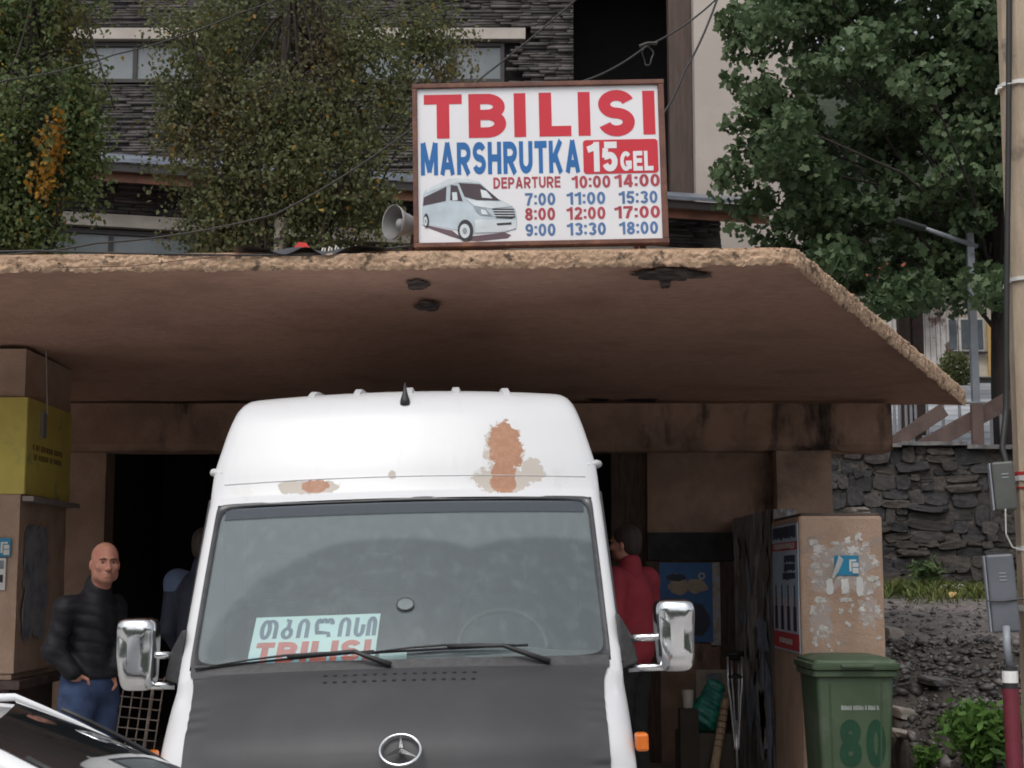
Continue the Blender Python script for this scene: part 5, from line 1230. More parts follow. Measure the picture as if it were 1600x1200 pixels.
def slate_wall(parent, x0, x1, z0, z1, holes, seed, name='slate_cladding'):
    """courses of thin slates standing a little proud of the backing, in the local XZ plane"""
    rr = np.random.default_rng(seed); V = []; F = []; z = z0
    while z < z1:
        h = rr.uniform(0.028, 0.06); x = x0 - rr.uniform(0, 0.2)
        while x < x1:
            L = rr.uniform(0.15, 0.6); a, b = max(x, x0), min(x+L-0.008, x1)
            if b > a and not any(a < hx1 and b > hx0 and z+h > hz0 and z < hz1 for hx0, hx1, hz0, hz1 in holes):
                d = rr.uniform(0.0, 0.045); i = len(V); zt_ = min(z+h-0.006, z1); zz = rr.uniform(-0.008, 0.008)
                V += [(a,-d,z),(b,-d-rr.uniform(-.008,.008),z),(b,-d,zt_+zz),(a,-d,zt_),(a,0.05,z),(b,0.05,z),(b,0.05,zt_+zz),(a,0.05,zt_)]
                F += [(i,i+1,i+2,i+3),(i+3,i+2,i+6,i+7),(i,i+4,i+5,i+1),(i,i+3,i+7,i+4),(i+1,i+5,i+6,i+2)]
            x += L
        z += h
    return link_mesh(name, np_mesh(name, np.array(V), np.array(F), m_slate), parent, kind='stuff')
def window(parent, x0, x1, z0, z1, panes, depth=0.12):
    w_ = bpy.data.objects.new('window', None); col.objects.link(w_); w_.parent = parent
    t = 0.06
    for q in ((x0,x1,z1-t,z1),(x0,x1,z0,z0+t),(x0,x0+t,z0+t,z1-t),(x1-t,x1,z0+t,z1-t)): MB().box(q[0],q[1],0.02,depth,q[2],q[3]).build('frame', m_wfr, w_)
    for k in range(panes):
        a = x0+t+(x1-x0-2*t)*k/panes; b = x0+t+(x1-x0-2*t)*(k+1)/panes
        MB().box(a+0.004, b-0.004, depth*0.55, depth*0.6, z0+t, z1-t).build('pane', m_wing, w_)
        if k: MB().box(a-0.035, a+0.035, 0.03, depth-0.01, z0+t, z1-t).build('mullion', m_wfr, w_)
UY = 24.0
ub = thing('stone_clad_building', 'dark slate clad building with pale concrete bands behind the birch trees', 'building', (0, UY, 0))
def ux(px): return P(px, 100, UY).x
def uzp(py): return P(500, py, UY).z
wins = [(ux(120), ux(300), uzp(128), uzp(66)), (ux(560), ux(788), uzp(128), uzp(66))]
bands = [(ux(92), ux(320), uzp(63), uzp(46)), (ux(540), ux(821), uzp(63), uzp(46))]
x0, x1, z0, z1 = ux(-160), ux(896), 3.0, uzp(-110)
MB().box(x0, x1-0.01, 0.14, 0.4, 2.0, z1).build('backing_wall', m_slateb, ub)
slate_wall(ub, x0, x1, uzp(330), z1, [(a-0.02,b+0.02,c-0.02,d+0.02) for a,b,c,d in wins+bands], 3)
for q in bands: MB().box(q[0],q[1],-0.08,0.13,q[2],q[3]).build('lintel', m_conc, ub)
for q, n_ in zip(wins, (2, 3)): window(ub, *q, n_)
# recess, timber post
MB().box(ux(896), ux(1080), 2.2, 2.3, 2.0, z1).build('recess_back', M('recess_black', (0.012,0.011,0.012), rough=0.9), ub)
MB().box(ux(890), ux(1095), 0.1, 2.3, z1-0.05, z1).build('recess_ceiling', m_slateb, ub)
MB().box(ux(896)-0.05, ux(896), 0.06, 2.3, 2.0, z1).build('recess_side', m_slateb, ub)
MB().box(ux(896), ux(1044), 1.2, 1.25, uzp(320), uzp(150)).build('recess_parapet', m_slateb, ub)
m_post = M('brown_timber_post', (0.085,0.055,0.045), (0.06,0.04,0.033), rough=0.75, scale=3, stretch=(6,6,0.6), bump=0.3)
MB().box(ux(1044), ux(1079), -0.12, 0.16, uzp(320), z1).build('timber_post', m_post, ub)
# beige block to the right
bb = thing('beige_building', 'plain beige rendered building wall between the sign and the tree', 'building', (0, UY-0.4, 0))
g = MB().grid(lambda a, b: (ux(1080) + (ux(1240)-ux(1080))*a, 0, 2.0 + (z1-2.0)*b), 10, 10); g.box(ux(1080), ux(1240), 0.02, 2.6, 2.0, z1)
g.build('wall', m_beige, bb)
MB().tube([(ux(1080)+0.4, -0.02, uzp(265)), (ux(1185), -0.02, uzp(262))], 0.012, 5).build('wall_joint', m_conc, bb)
# lower storey with pent roof, set at an angle
A_, B_ = P(-60, 230, 19.0), P(1212, 318, 21.9)
dx, dy = B_.x-A_.x, B_.y-A_.y; LB = math.hypot(dx, dy); ang = math.atan2(dy, dx)
ze = A_.z
lb = thing('lower_storey', 'low slate clad wing with projecting pent roof behind the shelter', 'building', (A_.x, A_.y, 0), (0, 0, ang))
g = MB().prism([(0,0,ze-0.05),(0,0,ze),(0,0.9,ze+0.30),(0,0.9,ze+0.25)], (LB,0,0)); g.build('pent_roof', m_eave, lb)
MB().box(0, LB-0.01, 0.03, 0.10, ze-0.17, ze-0.055).build('painted_gap_shadow', m_wfr, lb)  # dark strip painted in for the shaded gap under the roof edge
MB().box(0, LB-0.05, 0.12, 0.17, ze-0.29, ze-0.175).build('eave_board', m_brwood, lb)
MB().box(0, LB-0.15, 0.05, 0.62, ze-0.172, ze-0.14).build('eave_lining', m_brwood, lb)
zl1 = ze - 0.62; zl0 = zl1 - 0.17
hol = [(0, LB, zl0-0.02, zl1+0.02)]; lw = [(0.75,3.0),(3.2,4.6)]
hol += [(a-0.02,b+0.02,zl0-1.5,zl0) for a,b in lw]
MB().box(0, LB-0.6, 0.80, 1.0, 1.0, ze).build('backing_wall', m_slateb, lb)
cl = slate_wall(lb, 0.0, LB-0.6, zl0-1.3, ze-0.1, hol, 9); cl.location = (0, 0.66, 0)
MB().box(0.0, LB-0.62, 0.56, 0.78, zl0, zl1).build('lintel', m_conc, lb)
for a, b in lw:
    window(lb, a, b, zl0-1.4, zl0-0.03, 2); 
for o in [q for q in lb.children if q.name.startswith('window')]: o.location = (0, 0.62, 0)
# small coloured signs glimpsed over the roof edge
m_rs = M('red_sign_paint', (0.55,0.03,0.03), rough=0.5)
p = P(470, 388, 13.6)
o = MB().prism([(-0.06,0,-0.10),(0.10,0,-0.10),(0.09,0,-0.01),(0.05,0,0.05),(-0.02,0,0.06),(-0.07,0,0.0)], (0,0.05,0)).build('small_red_sign', m_rs, None, label='small red shape showing above the roof edge by the birch trunk', cat='sign'); o.location = p
MB_ = thing('white_script_sign', 'white script lettering showing just above the roof edge left of the horn', 'sign', P(502, 396, 13.7))
for k in range(6):
    x = 0.06*k; MB().tube([(x,0,0.0),(x+0.015,0,0.05+0.012*(k%3)),(x+0.035,0,0.045),(x+0.03,0,0.01),(x+0.06,0,0.005)], 0.008, 5).build('letter_stroke', m_white, MB_)
MB().box(-0.02, 0.40, 0.012, 0.03, -0.35, 0.015).build('backing_rail', m_wfr, MB_)

# ================================================================== TREES
def leaf_cloud(name, pos, size, template, mat, parent, seed, droop=0.0, flat=0.0, as_objects=0):
    """one leaf polygon per position; template is (k,2) outline in leaf plane"""
    rr = np.random.default_rng(seed); n = len(pos); T = np.array(template, float); k = len(T)
    d = rr.normal(size=(n,3)); d[:,2] -= droop; d /= np.linalg.norm(d,axis=1,keepdims=True)         # leaf axis
    u = rr.normal(size=(n,3)); u[:,2] += flat; u -= (u*d).sum(1,keepdims=True)*d; u /= np.linalg.norm(u,axis=1,keepdims=True)
    b = np.cross(d, u); s_ = size*rr.uniform(0.5, 1.3, n)[:,None,None]
    fold = 0.18*np.abs(T[:,0])[None,:,None]*u[:,None,:]
    V = pos[:,None,:] + s_*(T[None,:,0,None]*b[:,None,:] + T[None,:,1,None]*d[:,None,:] + fold)
    if as_objects:
        return V, b, d, u, s_
    F = np.arange(n*k).reshape(n, k)
    return link_mesh(name, np_mesh(name, V.reshape(-1,3), F, mat), parent, kind='stuff')
def leafmat(name, c, c2, c3, amt=0.35, yellow=None):
    m, t, b = newmat(name)
    n = t.nodes.new('ShaderNodeNewGeometry'); r_ = S(t, n.outputs['Random Per Island']); xyz, vec = coords(t)
    k = mixc(t, r_.sstep(0.2, 0.8), c, c2); k = mixc(t, noise_s(t, vec, 1.3, 3).sstep(0.5, 0.68), k, c3)
    if yellow: k = mixc(t, r_.gt(yellow[1]), k, yellow[0])
    df_ = t.nodes.new('ShaderNodeBsdfTranslucent'); t.links.new(k, df_.inputs['Color']); t.links.new(k, b.inputs['Base Color']); b.inputs['Roughness'].default_value = 0.55; b.inputs['Specular IOR Level'].default_value = 0.3
    mx = t.nodes.new('ShaderNodeMixShader'); mx.inputs[0].default_value = amt; t.links.new(b.outputs[0], mx.inputs[1]); t.links.new(df_.outputs[0], mx.inputs[2])
    t.links.new(mx.outputs[0], t.nodes['Material Output'].inputs['Surface']); return m
BIRCH = [(0,-0.5),(0.30,-0.25),(0.34,0.0),(0.18,0.3),(0,0.55),(-0.18,0.3),(-0.34,0.0),(-0.30,-0.25)]
LOBED = [(0,-0.45),(0.32,-0.42),(0.30,-0.18),(0.52,0.06),(0.24,0.14),(0.20,0.34),(0,0.56),(-0.20,0.34),(-0.24,0.14),(-0.52,0.06),(-0.30,-0.18),(-0.32,-0.42)]
m_bark = M('dark_bark', (0.045,0.035,0.03), (0.025,0.02,0.018), rough=0.9, scale=6, stretch=(2,2,0.5), bump=0.8, bscale=12)
m_birch = M('birch_bark', (0.46,0.42,0.37), (0.34,0.30,0.26), rough=0.8, scale=5, c3=(0.06,0.05,0.045), scale3=9, lim3=(0.52,0.60), stretch3=(1,1,2.2), bump=0.4)
m_lb1 = leafmat('birch_leaves_green', (0.085,0.125,0.045), (0.135,0.175,0.07), (0.15,0.155,0.065), 0.42, ((0.36,0.22,0.03), 0.985))
m_lb2 = leafmat('birch_leaves_autumn', (0.10,0.12,0.05), (0.155,0.17,0.08), (0.165,0.145,0.075), 0.42, ((0.34,0.20,0.04), 0.985))
m_lby = leafmat('birch_leaves_yellow', (0.36,0.19,0.025), (0.28,0.15,0.025), (0.20,0.14,0.035), 0.35)
m_lm = leafmat('maple_leaves', (0.06,0.10,0.045), (0.115,0.165,0.08), (0.08,0.12,0.055), 0.32)
m_lmd = leafmat('deep_green_leaves', (0.03,0.05,0.022), (0.045,0.075,0.03), (0.035,0.05,0.02), 0.25)
def branches(tr, top, ends, r0, mat, seed, name='limb', start=(0.35, 1.0)):
    rr = random.Random(seed)
    for e in ends:
        a = rr.uniform(*start); p0 = Vector(tr[0]).lerp(Vector(tr[-1]), a); e = Vector(e)
        mid = p0.lerp(e, 0.5) + Vector((rr.uniform(-.1,.1), rr.uniform(-.1,.1), rr.uniform(0.05,.3)))
        MB().tube([p0, p0.lerp(mid,0.5)+Vector((0,0,0.04)), mid, mid.lerp(e,0.6), e], [r0, r0*0.8, r0*0.6, r0*0.4, r0*0.18], 6).build(name, mat, top, smooth=True)
def birch(label, px, Y, base_z, clusters, nl, mat, seed, size, tr_px_top, r0=0.08, group='birch trees'):
    b0 = P(px, 500, Y); b0.z = base_z
    t = thing('birch_tree', label, 'tree', b0, group=group)
    top = P(tr_px_top[0], tr_px_top[1], Y) - b0; trunk = [(0,0,0), tuple(top*0.35+Vector((0.03,0,0))), tuple(top*0.7-Vector((0.03,0,0))), tuple(top)]
    MB().tube(trunk[:2] + [tuple(Vector(trunk[1]).lerp(Vector(trunk[2]), 0.75))], [r0*1.25, r0, r0*0.8], 12).build('trunk', m_birch, t, smooth=True)
    MB().tube([tuple(Vector(trunk[1]).lerp(Vector(trunk[2]), 0.75)), trunk[2], trunk[3]], [r0*0.78, r0*0.65, r0*0.25], 12).build('upper_trunk', m_bark, t, smooth=True)
    rr = np.random.default_rng(seed); pts = []; ends = []
    for (cx, cy, rx, ry, wgt, dY) in clusters:
        n = int(nl*wgt); c = np.array(P(cx, cy, Y+dY) - b0); k = Y/FPX
        # leaves hang in strands
        ns = max(3, n//26); sx = rr.normal(size=(ns,3))*np.array((rx*k*0.5, rx*k*0.42, ry*k*0.5)); sx += c
        ends += [tuple(q) for q in sx[:3]]
        for q in sx:
            m_ = 26; s_ = rr.uniform(0,1,m_)**0.8; L = rr.uniform(0.25,0.7)
            pts.append(q + np.stack([rr.normal(size=m_)*0.055 + 0.06*s_*math.sin(q[0]*7), rr.normal(size=m_)*0.055, -s_*L], 1))
    pts = np.concatenate(pts)
    leaf_cloud('crown', pts, size, BIRCH, mat, t, seed+1, droop=0.9)
    branches(trunk, t, ends, 0.022, m_bark, seed); return t, b0
birch('green birch tree with a yellow drooping spray at the far left', 40, 13.9, 0.0,
      [(-20,40,70,70,.9,0),(60,20,70,60,.9,.2),(20,130,80,70,1.1,-.2),(110,110,60,60,.7,.1),(140,210,45,60,.6,0),(-10,230,60,70,1,-.1),(60,235,50,60,.6,.1),(20,310,60,50,.9,0),(-60,150,60,120,.8,.3),(60,-60,110,60,1.2,0),(5,365,60,30,.6,0),(120,165,40,50,.5,0),(60,340,40,40,.4,0)], 2700, m_lb1, 31, 0.050, (60,-120), 0.07)
tb, b0 = birch('olive autumn birch tree with pale trunk left of the sign', 432, 14.6, 0.0,
      [(330,20,90,60,1.1,0),(450,30,80,60,1,.3),(560,40,80,60,.95,0),(660,20,60,50,.6,.2),(320,120,70,70,1,0),(420,130,70,70,1,-.2),(520,140,80,60,.95,0),(600,120,50,70,.55,0),(350,230,80,60,1.05,.1),(450,225,70,60,.95,-.2),(550,225,70,50,.75,0),(330,315,55,45,.65,0),(420,305,70,45,.8,.2),(510,300,70,40,.65,.1),(580,290,40,40,.3,0),(290,170,40,90,.5,0),(450,-80,200,80,1.8,0),(370,365,60,25,.5,0),(480,350,60,28,.4,0),(700,50,40,50,.3,.3)], 2800, m_lb2, 47, 0.045, (455,-150), 0.085)
MB().tube([(-0.68,0.3,0),(-0.66,0.3,2.5),(-0.60,0.28,4.2),(-0.5,0.2,6.5)], [0.07,0.06,0.05,0.02], 10).build('second_trunk', m_bark, tb, smooth=True)
# yellow spray on the left birch
yt = [o for o in col.objects if o.name == 'birch_tree'][0]; yb = Vector(yt.location)
rr = np.random.default_rng(5); s_ = rr.uniform(0,1,420); q0, q1 = np.array(P(92,178,13.6)-yb), np.array(P(66,300,13.6)-yb)
pts = q0 + (q1-q0)*s_[:,None] + rr.normal(size=(420,3))*np.array((0.055,0.08,0.06))*(0.6+0.8*s_[:,None])
leaf_cloud('yellow_spray', pts, 0.055, BIRCH, m_lby, yt, 77, droop=1.2)
# big dark tree on the right
MY = 18.6
mb0 = P(1574, 690, MY); mb0.z = 3.0
mt = thing('maple_tree', 'large dark green broad leaved tree behind the shelter at the right', 'tree', mb0)
trk = [(0,0,0),(-0.03,0,0.9),(0.04,0.05,2.0),(0.0,0,3.4),(-0.2,0,5.2)]
MB().tube(trk, [0.17,0.14,0.15,0.13,0.06], 14).build('trunk', m_bark, mt, smooth=True)
rr = np.random.default_rng(12); allp = []; ends = []
k = MY/FPX
cl_ = []
for _ in range(330):
    while True:
        cx, cy = rr.uniform(1140,1680), rr.uniform(-140,470)
        left = 1150 + 25*math.sin(cy/45.0) + (40 if 150 < cy < 220 else 0) + max(0,(cy-330))*1.15
        if cx > left + 25 and cy < 470 - max(0, cx-1500)*0.15: break
    cl_.append((cx, cy, rr.normal()*0.9))
for cx, cy in ((1150,25),(1160,75),(1172,120),(1158,185),(1140,270),(1168,225),(1155,300),(1180,345),(1215,385),(1165,40),(1190,310),(1250,440),(1330,485),(1400,470),(1480,455),(1540,440)): cl_.append((cx, cy, -0.3))
for cx, cy, dY in cl_:
    c = np.array(P(cx, cy, MY+dY) - mb0); n = 150 if cx > 1200 else 110
    q = rr.normal(size=(n,3)); q /= np.maximum(np.linalg.norm(q,axis=1,keepdims=True), 1e-6); q *= rr.uniform(0.3,1,n)[:,None]**0.5
    allp.append(c + q*np.array((0.36,0.36,0.24))*rr.uniform(0.7,1.15) + np.array((0,0,-0.10))*np.abs(q[:,:1])**2)
    if rr.random() < 0.10: ends.append(tuple(c))
allp = np.concatenate(allp)
# the nearest leaves along the outline stand as single leaves, the rest as one mass
sx = (allp[:,0]+mb0.x)/(allp[:,1]+mb0.y); order = np.argsort(sx + 0.02*rr.random(len(sx)) + 0.01*allp[:,1]); near = order[:300]; rest = order[300:]
leaf_cloud('crown', allp[rest], 0.105, LOBED, m_lm, mt, 21, droop=0.5, flat=0.6)
Tm = np.array(LOBED); lv = np.stack([Tm[:,0], 0.18*np.abs(Tm[:,0]), Tm[:,1]], 1)
leafme = np_mesh('leaf', lv, np.arange(len(lv)).reshape(1,-1), m_lm)
for i in near:
    link_mesh('leaf', leafme, mt, allp[i], (rr.uniform(-.9,.9), rr.uniform(1.6,4.6), rr.uniform(-1.2,1.2)), (0.105*rr.uniform(.7,1.2),)*3)
branches(trk, mt, ends, 0.028, m_bark, 8, start=(0.3, 0.8))
# darker tree further back closes the view behind it
db0 = Vector((9.4, 27.0, 4.3)); dt = thing('dense_tree', 'second dark tree standing further back behind the large one', 'tree', db0)
MB().tube([(0,0,0),(0.1,0,2),(0,0,6)], [0.2,0.17,0.08], 10).build('trunk', m_bark, dt, smooth=True)
q = rr.normal(size=(14000,3)); q /= np.linalg.norm(q,axis=1,keepdims=True); q *= rr.uniform(0.2,1,14000)[:,None]**0.4
cc = np.array([(x, y, z) for x, y, z in zip(rr.uniform(-3,3.5,40), rr.uniform(-1,1,40), rr.uniform(3.0,9.0,40))])
leaf_cloud('crown', cc[rr.integers(0,40,14000)] + q*np.array((0.95,0.9,0.75)), 0.19, LOBED, m_lmd, dt, 33, droop=0.3)
# wooded slope beyond everything, and an unseen slope added behind the viewer for reflections
m_hill = M('wooded_hillside', (0.035,0.05,0.025), (0.02,0.03,0.016), rough=0.95, scale=0.5, bump=1.0, bscale=1.2, bdist=0.8)
MB().grid(lambda a, b: (-70+140*a, 46+40*b, 6 + 26*b + 2.5*fbm(a*9,b*5,2)), 50, 20).build('far_hillside', m_hill, kind='structure', smooth=True)
MB().grid(lambda a, b: (-80+160*a, -26-40*b, -0.5 + 20*b**0.8 + 2.0*fbm(a*9,b*5,8)*(b > 0)), 50, 20).build('added_reflection_hillside', m_hill, kind='structure', smooth=True)

# ================================================================== RIGHT-HAND DISTANCE
# timber stair stringers and railings on the wall
ts_ = thing('timber_stair', 'dark brown sloping timber stair beams above the stone wall', 'stair', (0, 17.4, 0))
m_stair = M('stair_timber', (0.10,0.065,0.055), (0.065,0.043,0.037), rough=0.8, scale=4, bump=0.3)
def slant(pa, pb, wpx, Y=17.4, th=0.06):
    a, b = P(*pa, Y)-Vector((0,17.4,0)), P(*pb, Y)-Vector((0,17.4,0)); d = (b-a).normalized(); n = Vector((-d.z,0,d.x))
    MB().obox((a+b)/2, (b-a)/2, (0,th/2,0), n*(wpx*Y/FPX/2)).build('stringer', m_stair, ts_, bevel=0.005)
slant((1440,700), (1600,612), 26); slant((1385,700), (1475,640), 22, 17.5)
for px, y0, y1, wp, Y in ((1526,632,695,15,17.33),(1434,655,690,7,17.6)):
    a, b = P(px-wp/2, y1, Y), P(px+wp/2, y0, Y); MB().box(a.x,b.x,-0.06+Y-17.4,0.02+Y-17.4,3.04,b.z).build('post', m_stair, ts_)
rl = thing('railing', 'grey metal baluster railing along the top of the stone wall', 'railing', (0, 17.8, 3.02))
for px in (1398,1406,1416,1424,1431,1449,1474,1500,1549,1564,1590):
    x = P(px,660,17.8).x; MB().tube([(x,0,0),(x,0,0.62)], 0.018, 6).build('baluster', M('grey_rail', (0.22,0.225,0.24), rough=0.5) if px == 1398 else bpy.data.materials['grey_rail'], rl)
x0, x1 = P(1380,660,17.8).x, P(1640,660,17.8).x; MB().tube([(x0,0,0.62),(x1,0,0.62)], 0.02, 6).build('hand_rail', bpy.data.materials['grey_rail'], rl)
# street lamp
m_lamp = M('grey_lamp_steel', (0.24,0.26,0.29), (0.20,0.215,0.24), rough=0.5, scale=5)
lp0 = P(1527, 690, 17.9); lp0.z = 3.02
lm = thing('street_lamp', 'grey steel street lamp with slanting arm in front of the tree', 'street lamp', lp0)
ht = P(1527, 358, 17.9).z - 3.02; MB().box(-0.043,0.043,-0.043,0.043,0,ht).build('post', m_lamp, lm, bevel=0.006)
a, b = P(1526,385,17.9)-lp0, P(1445,357,17.6)-lp0; MB().tube([a, b], [0.032,0.026], 10).build('arm', m_lamp, lm, smooth=True)
c = P(1400,343,17.4)-lp0; d = (c-b).normalized(); MB().obox((b+c)/2, (c-b)/2, Vector((0,0.09,0)), d.cross(Vector((0,1,0)))*0.02).build('lamp_head', M('dark_lamp_head', (0.06,0.06,0.065), rough=0.5), lm, bevel=0.008)
# timber posts and far house
for px, y1, y0, lab in ((1413,575,478,'dark timber post behind the slanted roof edge, left of the pair'), (1435,600,470,'thicker brown timber post behind the slanted roof edge, right of the pair')):
    a = P(px, y1, 21.0); gz = 3.02+(21-18.2)*0.195; o = MB().box(-0.075,0.075,-0.07,0.07,0,P(px,y0-60,21).z-gz).build('timber_post', m_stair, None, label=lab, cat='post', group='timber posts'); o.location = (a.x, 21, gz)
HY = 33.0
hz0 = 3.02 + (HY-18.2)*0.195
fh = thing('far_house', 'distant house with peeling white boards and row of windows behind the lamp', 'house', (0, HY, 0))
def hx(px): return P(px,560,HY).x
def hz(py): return P(1480,py,HY).z
m_crm = M('cream_render', (0.52,0.47,0.38), (0.42,0.38,0.31), rough=0.9, scale=1.5); m_pw = M('peeling_white_boards', (0.60,0.59,0.57), (0.45,0.42,0.39), rough=0.85, scale=2, c3=(0.16,0.11,0.09), scale3=2.2, lim3=(0.54,0.60), stretch3=(1.5,1,0.8))
m_ylw = M('yellow_ochre_render', (0.52,0.34,0.14), rough=0.9, scale=2); m_roofr = M('red_tile', (0.42,0.10,0.05), (0.30,0.08,0.05), rough=0.8, scale=4)
MB().box(hx(1380),hx(1700),0.05,4,hz0-1,hz(430)).build('wall', m_crm, fh); MB().box(hx(1544),hx(1600),0.0,0.048,hz(588),hz(505)).build('ochre_wall', m_ylw, fh)
px = 1388
while px < 1474:
    wp = random.choice((7,8,9)); MB().box(hx(px),hx(px+wp)-0.012,0.0-random.random()*0.02,0.046,hz(594),hz(486)).build('board', m_pw, fh); px += wp
for a, b in ((1480,1497),(1499,1517),(1519,1538)):
    w_ = bpy.data.objects.new('window', None); col.objects.link(w_); w_.parent = fh
    MB().box(hx(a),hx(b),-0.03,0.046,hz(549),hz(497)).build('frame', m_pw, w_); MB().box(hx(a)+0.05,hx(b)-0.02,-0.045,-0.032,hz(546),hz(500)).build('pane', M('far_pane', (0.10,0.115,0.13), rough=0.1), w_)
MB().box(hx(1476),hx(1542),-0.08,0.04,hz(553),hz(550)).build('sill', m_wfr, fh)
MB().box(hx(1370),hx(1720),-0.5,4.2,hz(430),hz(418)).build('roof', m_roofr, fh); MB().box(hx(1420),hx(1448),-0.6,-0.1,hz(490),hz(478)).build('red_awning', m_roofr, fh)
MB().box(hx(1445),hx(1470),-0.6,-0.1,hz(462),hz(457)).build('porch_edge', m_pw, fh)
lwll = thing('low_wall', 'low dark stone garden wall before the distant house', 'wall', (0, HY-1.4, 0))
def wy(py): return P(1480,py,HY-1.4).z
MB().box(P(1380,600,HY-1.4).x, P(1700,600,HY-1.4).x, 0, 0.3, hz0-1.5, wy(590)).build('masonry', M('dark_garden_stone', (0.11,0.10,0.095), (0.07,0.065,0.06), rough=0.9, scale=3, bump=0.5), lwll)
MB().box(P(1380,600,HY-1.4).x, P(1700,600,HY-1.4).x, -0.05, 0.34, wy(590)+0.002, wy(588)).build('coping', m_conc, lwll)
sb = thing('shrub', 'round pale green shrub in front of the distant garden wall', 'shrub', (P(1492,600,HY-1.9).x, HY-1.9, hz0-0.7))
q = rr.normal(size=(900,3)); q /= np.linalg.norm(q,axis=1,keepdims=True); q *= rr.uniform(0.3,1,900)[:,None]**0.5
leaf_cloud('foliage', q*np.array((0.35,0.35,0.42))+np.array((0,0,0.62)), 0.09, BIRCH, leafmat('pale_shrub_leaves', (0.12,0.14,0.06), (0.17,0.19,0.08), (0.10,0.12,0.05)), sb, 4)
MB().tube([(0,0,-0.3),(0,0,0.6)], 0.03, 6).build('stem', m_bark, sb)

# ================================================================== UTILITY POLE AND ITS BOXES
UP = P(1614, 600, 8.3)
up_ = thing('utility_pole', 'weathered beige concrete utility pole at the right edge', 'pole', (UP.x, 8.3, 0.0))
m_pole = M('weathered_concrete_pole', (0.42,0.34,0.25), (0.34,0.27,0.20), rough=0.9, scale=4, stretch=(3,3,0.6), bump=0.5, bscale=25, c3=(0.20,0.16,0.12), scale3=4, lim3=(0.58,0.7))
MB().loft([[(r_*math.cos(R(a)), r_*math.sin(R(a)), z) for a in range(22, 382, 45)] for r_, z in ((0.135,0.0),(0.118,2.5),(0.105,5.0),(0.09,8.0))]).build('shaft', m_pole, up_, smooth=30)
m_band = M('white_band', (0.6,0.6,0.58), rough=0.6); m_redb = M('red_band', (0.40,0.03,0.03), rough=0.6)
for py, hgt, m_ in ((130,0.02,m_band),(437,0.02,m_band),(860,0.025,m_band),(955,0.03,m_band),(742,0.02,m_redb),(750,0.03,m_band),(762,0.008,m_redb)):
    z = P(1590,py,8.2).z; MB().tube([(0,0,z),(0,0,z+hgt)], 0.125, 16).build('band', m_, up_)
for py in (133, 438): z = P(1580,py,8.2).z; MB().tube([(-0.12,-0.05,z),(-0.15,-0.06,z-0.01),(-0.155,-0.06,z-0.04)], 0.007, 6).build('clip', m_band, up_)
m_box = [M('olive_meter_box', (0.075,0.08,0.072), rough=0.5, scale=6), M('blue_grey_meter_box', (0.11,0.12,0.14), (0.09,0.10,0.115), rough=0.45, scale=6)]
for i, (x0, x1, y0, y1, lab) in enumerate(((1552,1586,722,798,'olive grey meter box, upper one on the utility pole'), (1548,1588,866,988,'blue grey meter box with slots, lower one on the utility pole'))):
    a, b = P(x0, y1, 8.15), P(x1, y0, 8.15); bxr = thing('meter_box', lab, 'meter box', ((a.x+b.x)/2, 8.15, a.z), (0, R(-3.5), R(-12)))
    hw, hh = (b.x-a.x)/2, b.z-a.z
    MB().box(-hw+0.012, hw, -0.05, 0.07, 0, hh).build('case', m_box[i], bxr, bevel=0.012); MB().box(-hw, -hw+0.010, -0.035, 0.06, 0.004, hh-0.004).build('side_rail', m_lamp, bxr, bevel=0.003)
    for k in range(3 if i else 2): MB().box(-0.005, 0.03, -0.0535, -0.0505, hh*0.66+0.018*k, hh*0.66+0.018*k+0.006).build('slot', m_lamp, bxr)
    if i: MB().tube([(-hw-0.005,-0.06,hh*0.42),(0,-0.062,hh*0.40),(hw+0.03,-0.05,hh*0.42)], 0.005, 6).build('strap', m_black, bxr)
zc = P(1580,690,8.15)
cable('pole_cable', 'thick black cable running down the left side of the utility pole', [P(1577,-60,8.2), P(1576,200,8.2), P(1573,440,8.2), P(1572,640,8.2), P(1566,700,8.15), P(1574,730,8.12)], 0.016)
cable('pale_wire_loop', 'pale thin wire looping from the upper meter box to the pole', [P(1571,795,8.1), P(1572,835,8.08), P(1582,855,8.08), P(1606,862,8.1)], 0.004, m_cable_w)
cable('strap_wire', 'thin pale wire tied round the utility pole near the top', [P(1574,131,8.12), P(1590,129,8.08), P(1612,130,8.08)], 0.004, m_cable_w)
cd_ = thing('conduit', 'dark red conduit pipe with black collar at the foot of the pole', 'pipe', (P(1580,1100,8.05).x, 8.05, 0.02))
zz = P(1580,1082,8.05).z; MB().tube([(0.012,0,0),(0,0,zz)], 0.042, 12).build('pipe', M('maroon_pipe', (0.16,0.02,0.035), rough=0.5, scale=6), cd_, smooth=40)
z2 = P(1580,1048,8.05).z; MB().tube([(0,0,zz),(0,0,z2)], 0.039, 12).build('collar', m_black, cd_, smooth=40); MB().tube([(0,0,zz+0.03),(0,0,zz+0.09)], 0.0405, 12).build('label_band', m_white, cd_)
MB().tube([(0,0,z2),(-0.01,0.0,z2+0.12),(0.0,0.03,P(1580,985,8.1).z)], 0.02, 8).build('riser', m_lamp, cd_, smooth=True)

